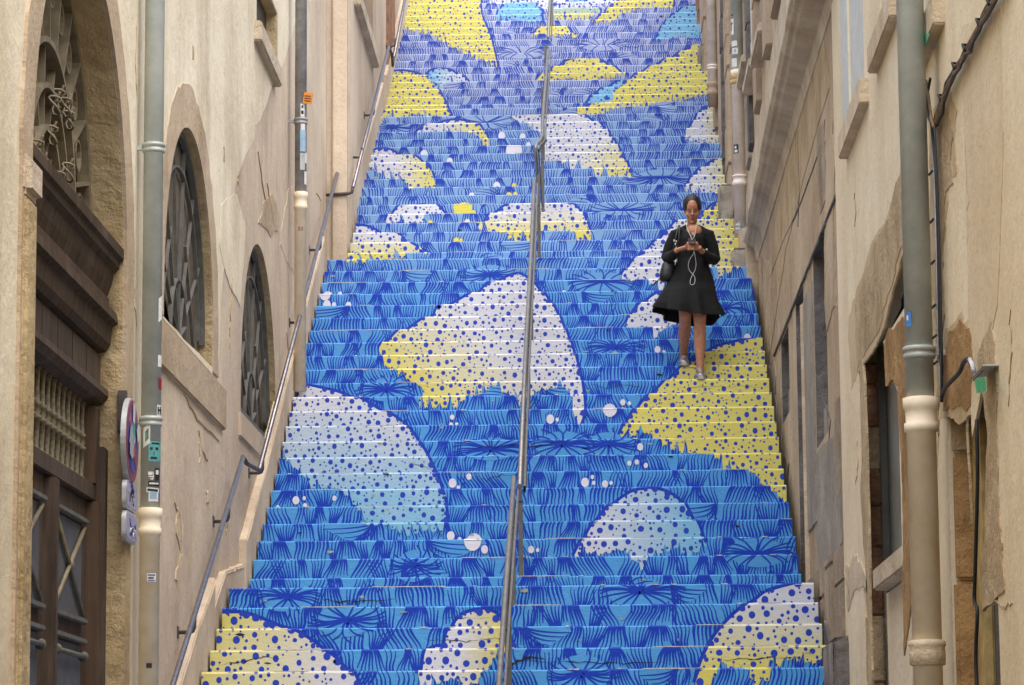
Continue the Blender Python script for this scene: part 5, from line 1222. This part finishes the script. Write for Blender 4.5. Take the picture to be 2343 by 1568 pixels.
# dress: one garment with sleeves, flared skirt blown to the left
dr = MB()
seg = 48
def dring(cx, cy, hwl, hwr, ry, dy=.02, fold=0, ph_=0, front=0, back=0, sl=0):
    c = PC_(cx, cy, dy); row = []
    for k in range(seg):
        a = 2*math.pi*k/seg; co, si = math.cos(a), math.sin(a); rx = (hwr if co > 0 else hwl)*MPP
        f = 1+fold*math.sin(9*a+ph_)+fold*.6*math.sin(14*a+1.3)
        z = c.z+(-front if si < 0 else -back)*abs(si)*MPP + sl*co*MPP
        row.append((c.x+rx*co*f, c.y+ry*si*f, z))
    return row
rows = [dring(835, 540, 120, 118, .052, .02), dring(832, 580, 178, 176, .074, .015), dring(830, 660, 178, 176, .102, .005), dring(825, 780, 172, 178, .105, .01), dring(825, 900, 180, 190, .10, .02),
        dring(822, 1010, 210, 232, .115, .02, .004), dring(822, 1110, 255, 268, .14, .02, .012, 0), dring(815, 1210, 300, 296, .16, .02, .02, .2), dring(805, 1300, 350, 318, .195, .0, .03, .4), dring(795, 1390, 400, 342, .215, -.005, .04, .6), dring(795, 1460, 430, 372, .23, -.01, .07, .7, 40, 70, -30), dring(800, 1530, 452, 412, .235, -.015, .11, .8, 80, 150, -58),
        ]
rows.append([(x+(0.012 if x < PC_(800, 0).x else -.012), y+(.012 if y < YP+.02 else -.012), z+.004) for x, y, z in rows[-1]])
inner = [dring(800, 1400, 380, 325, .175, .02, .04, .6), dring(815, 1250, 290, 280, .14, .02, .02, .3), dring(822, 1080, 200, 210, .09, .02)]
dr.grid(rows+inner, 'dress', True, True, True, True)
for s in (-1, 1):
    dr.tube([PC_(838+s*110, 575, .01), sh[s]+Vector((-s*.012, 0, .0)), (sh[s]+el[s])/2+Vector((s*.004, 0, 0)), el[s]+Vector((s*.004, 0, -.008)), el[s]+Vector((-s*.012, -.03, -.022))], [.048, .054, .052, .051, .044], 'dress', 16)
    e2 = el[s]+Vector((-s*.0, -.01, -.012)); w2 = wr[s]
    dr.tube([e2, e2*.5+w2*.5+Vector((0, 0, -.014)), e2*.1+w2*.9+Vector((0, 0, -.004))], [.05, .048, .036], 'dress', 14)
# stand-up of the neckline (open V at the throat)
for s in (-1, 1): dr.tube([PC_(838+s*128, 545, .02), PC_(838+s*92, 520, .03), PC_(838+s*70, 500, .055)], [.03, .024, .018], 'dress', 10)
dro = dr.build('dress', W, fixn=False); remesh(dro, .006, 4, .5)
# skin of the open neckline, laid over the dress
nm = MB(); L = [(770, 520), (800, 590), (830, 640), (862, 636), (920, 600), (966, 560), (958, 510), (905, 500)]
P = [PC_(x, y, -.062-.0*(y-500)*.0003) for x, y in L]
nm.ellipsoid(PC_(858, 556, -.042), (.070, .034, .058), 'skin', 20, 12, Matrix.Rotation(R(-8), 3, 'Y')); nm.ellipsoid(PC_(848, 615, -.060), (.024, .028, .034), 'skin', 14, 8)
nm.build('neckline', W, fixn=False)
sm_ = MB()
for kn, hip in ((kr, hipr), (kl, hipl)): sm_.tube([kn+(hip-kn)*.10, kn+(hip-kn)*.3], [.060, .072], 'shorts', 14)
sm_.build('shorts', W, fixn=False)
# shoes
for an, zz_, Yt, cx in ((ar, zb_, Yb-.035, 735), (al, zf, Yf-.02, 938)):
    m = MB(); hx = an.x; tx = XZ(cx, Yt, zz_).x; rows = []; seg2 = 20
    for t, w, h in ((0, .024, .06), (.06, .035, .075), (.2, .040, .090), (.38, .042, .084), (.55, .047, .068), (.72, .051, .052), (.87, .047, .044), (.96, .035, .036), (1, .018, .026)):
        y = Yt+.245*(1-t); x = hx+(tx-hx)*t
        rows.append([(x+w*math.cos(2*math.pi*k/seg2), y, zz_+.018+max(0, math.sin(2*math.pi*k/seg2))**.8*h) for k in range(seg2)])
    m.grid(rows, 'silver', True, True, True, True)
    m.tube([an+Vector((0, .01, -.01)), an+Vector((0, .005, .028))], [.038, .036], 'silver', 14)
    so = m.build('shoe', W, fixn=False)
    m = MB(); rows = []
    for z in (zz_+.001, zz_+.004, zz_+.02, zz_+.023):
        row = []
        for k in range(24):
            a = 2*math.pi*k/24; t = .5-.5*math.sin(a); y = Yt-.004+.253*(.5+.5*math.sin(a)); w = .054*abs(math.cos(a))**.7*(.72+.3*t) * (1 if math.cos(a) > 0 else -1)
            row.append((hx+(tx-hx)*t+w*(.96 if z in (zz_+.001, zz_+.023) else 1.02), y, z))
        rows.append(row)
    m.grid(rows, 'sole', True, False, True, True); m.build('sole', so, fixn=False)
    m = MB()
    for k in range(4):
        y = Yt+.11+.022*k; z = zz_+.085+.010*k; m.tube([(hx+(tx-hx)*.5-.022, y, z-.012), (hx+(tx-hx)*.5, y-.004, z+.004), (hx+(tx-hx)*.5+.022, y, z-.012)], .0028, 'white', 6)
    m.build('laces', so, fixn=False)
# phone
m = MB(); pr = Matrix.Rotation(R(-58), 3, 'X')
ph = PC_(833, 690, -.292)
t = empty('phone', ph, 'dark phone with a pale edge held in both hands by the woman', 'phone')
def pbox(mb, w, l, th, mat, off=Vector((0, 0, 0))):
    bm = bmesh.new(); bmesh.ops.create_cube(bm, size=1)
    for v in bm.verts: v.co = Vector((v.co.x*w, v.co.y*th, v.co.z*l))
    bmesh.ops.bevel(bm, geom=bm.edges[:], offset=min(th*.4, .003), segments=2, affect='EDGES')
    for v in bm.verts: v.co = ph + pr @ (v.co+off)
    mb.addbm(bm, mat); bm.free()
pbox(m, .066, .132, .009, 'phone'); m.build('case', t)
m = MB(); pbox(m, .0665, .006, .011, 'phoneedge', Vector((0, 0, .066))); pbox(m, .06, .118, .002, 'glassd', Vector((0, .0052, 0))); m.build('screen_edge', t)
# earphones
t = empty('earphones', PC_(838, 640, -.14), 'white earphone cord hanging in a loop from the woman\'s ears to her phone', 'earphones')
m = MB()
for pts in ([(768, 445, -.03), (764, 480, -.07), (772, 520, -.085), (795, 575, -.105), (818, 625, -.13), (826, 645, -.2), (832, 665, -.29)], [(888, 450, -.03), (884, 490, -.075), (880, 540, -.10), (872, 590, -.115), (858, 635, -.14), (842, 652, -.21), (834, 667, -.29)]):
    P = [PC_(*q) for q in pts]; m.tube(P, .0024, 'cord', 6)
lp = [(858, 800), (850, 840), (815, 890), (790, 950), (790, 1010), (815, 1060), (845, 1090), (868, 1130), (868, 1185), (845, 1218), (818, 1212), (810, 1180), (822, 1130), (845, 1085), (870, 1035), (883, 970), (876, 900), (866, 840), (858, 800), (846, 760), (838, 735)]
sl = smooth_line(lp, 3); m.tube([PC_(x, y, -.29+.10*min(1, max(0, (y-800)/240.0)) + .004*(i % 2)) for i, (x, y) in enumerate(sl)], .0026, 'cord', 6)
m.build('cord', t)
# handbag
t = empty('handbag', PC_(520, 1180, .0), 'black leather shoulder bag hanging at the woman\'s side', 'bag')
m = MB(); rows = []
for cy, hw, ry, cx in ((925, 62, .03, 560), (960, 80, .05, 548), (1040, 88, .062, 532), (1110, 92, .066, 522), (1160, 84, .06, 520), (1182, 60, .045, 522)):
    c = PC_(cx, cy, .0); rows.append([(c.x+hw*MPP*math.copysign(abs(math.cos(a))**.7, math.cos(a)), c.y+ry*math.copysign(abs(math.sin(a))**.7, math.sin(a)), c.z) for a in [2*math.pi*k/24 for k in range(24)]])
m.grid(rows, 'bag', True, True, True, True); m.build('pouch', t)
m = MB()
for dx in (0, 38): m.tube([PC_(545+dx, 930, -.05), PC_(585+dx, 860, -.085), PC_(610+dx, 760, -.10), PC_(632+dx, 640, -.105), PC_(655+dx*.6, 540, -.075), PC_(668+dx*.4, 492, -.02), PC_(680, 500, .07)], [(.004, .008)]*7, 'bag', 6)
m.build('strap', t)
m = MB(); c = PC_(632, 922, -.09); m.tube([c+Vector((.014*math.cos(a), 0, .016*math.sin(a))) for a in [2*math.pi*k/12 for k in range(13)]], .003, 'metal', 6)
for x, y in ((614, 680), (630, 722), (640, 690)): m.ellipsoid(PC_(x, y, -.115), (.007, .004, .012), 'metal', 8, 6)
m.build('ring', t)
m = MB(); m.tube([PC_(440, 1140, -.03), PC_(410, 1170, -.03), PC_(380, 1195, -.03), PC_(345, 1228, -.03)], [.004, .006, .008, .003], 'bag', 6); m.tube([PC_(392, 1180, -.03), PC_(380, 1160, -.03)], .004, 'bag', 6); m.tube([PC_(385, 1190, -.03), PC_(405, 1210, -.03)], .004, 'bag', 6); m.build('tassel', t)

# ------------------------------------------------------------------ light
w = bpy.data.worlds.new('World'); sc.world = w; w.use_nodes = True; nt = w.node_tree
bgn = nt.nodes['Background']; sky = nt.nodes.new('ShaderNodeTexSky'); sky.sky_type = 'NISHITA'; sky.sun_disc = False
SE, SR = R(66), R(158)
sky.sun_elevation = SE; sky.sun_rotation = SR; sky.air_density = 1.0; sky.dust_density = 2.5; sky.ozone_density = 1.0
nt.links.new(sky.outputs[0], bgn.inputs[0]); bgn.inputs[1].default_value = .14
sd = bpy.data.lights.new('sun', 'SUN'); sd.energy = 1.5; sd.angle = R(95); sd.color = (1, .965, .91)
so = bpy.data.objects.new('sun', sd); COL.objects.link(so)
d = Vector((math.sin(SR)*math.cos(SE), math.cos(SR)*math.cos(SE), math.sin(SE)))
so.rotation_euler = d.to_track_quat('Z', 'Y').to_euler()
vs = sc.view_settings; vs.view_transform = 'Standard'; vs.look = 'None'; vs.gamma = 1; vs.use_curve_mapping = False; vs.exposure = 1.5
sc.cycles.use_denoising = True; sc.cycles.max_bounces = 6; sc.cycles.diffuse_bounces = 4
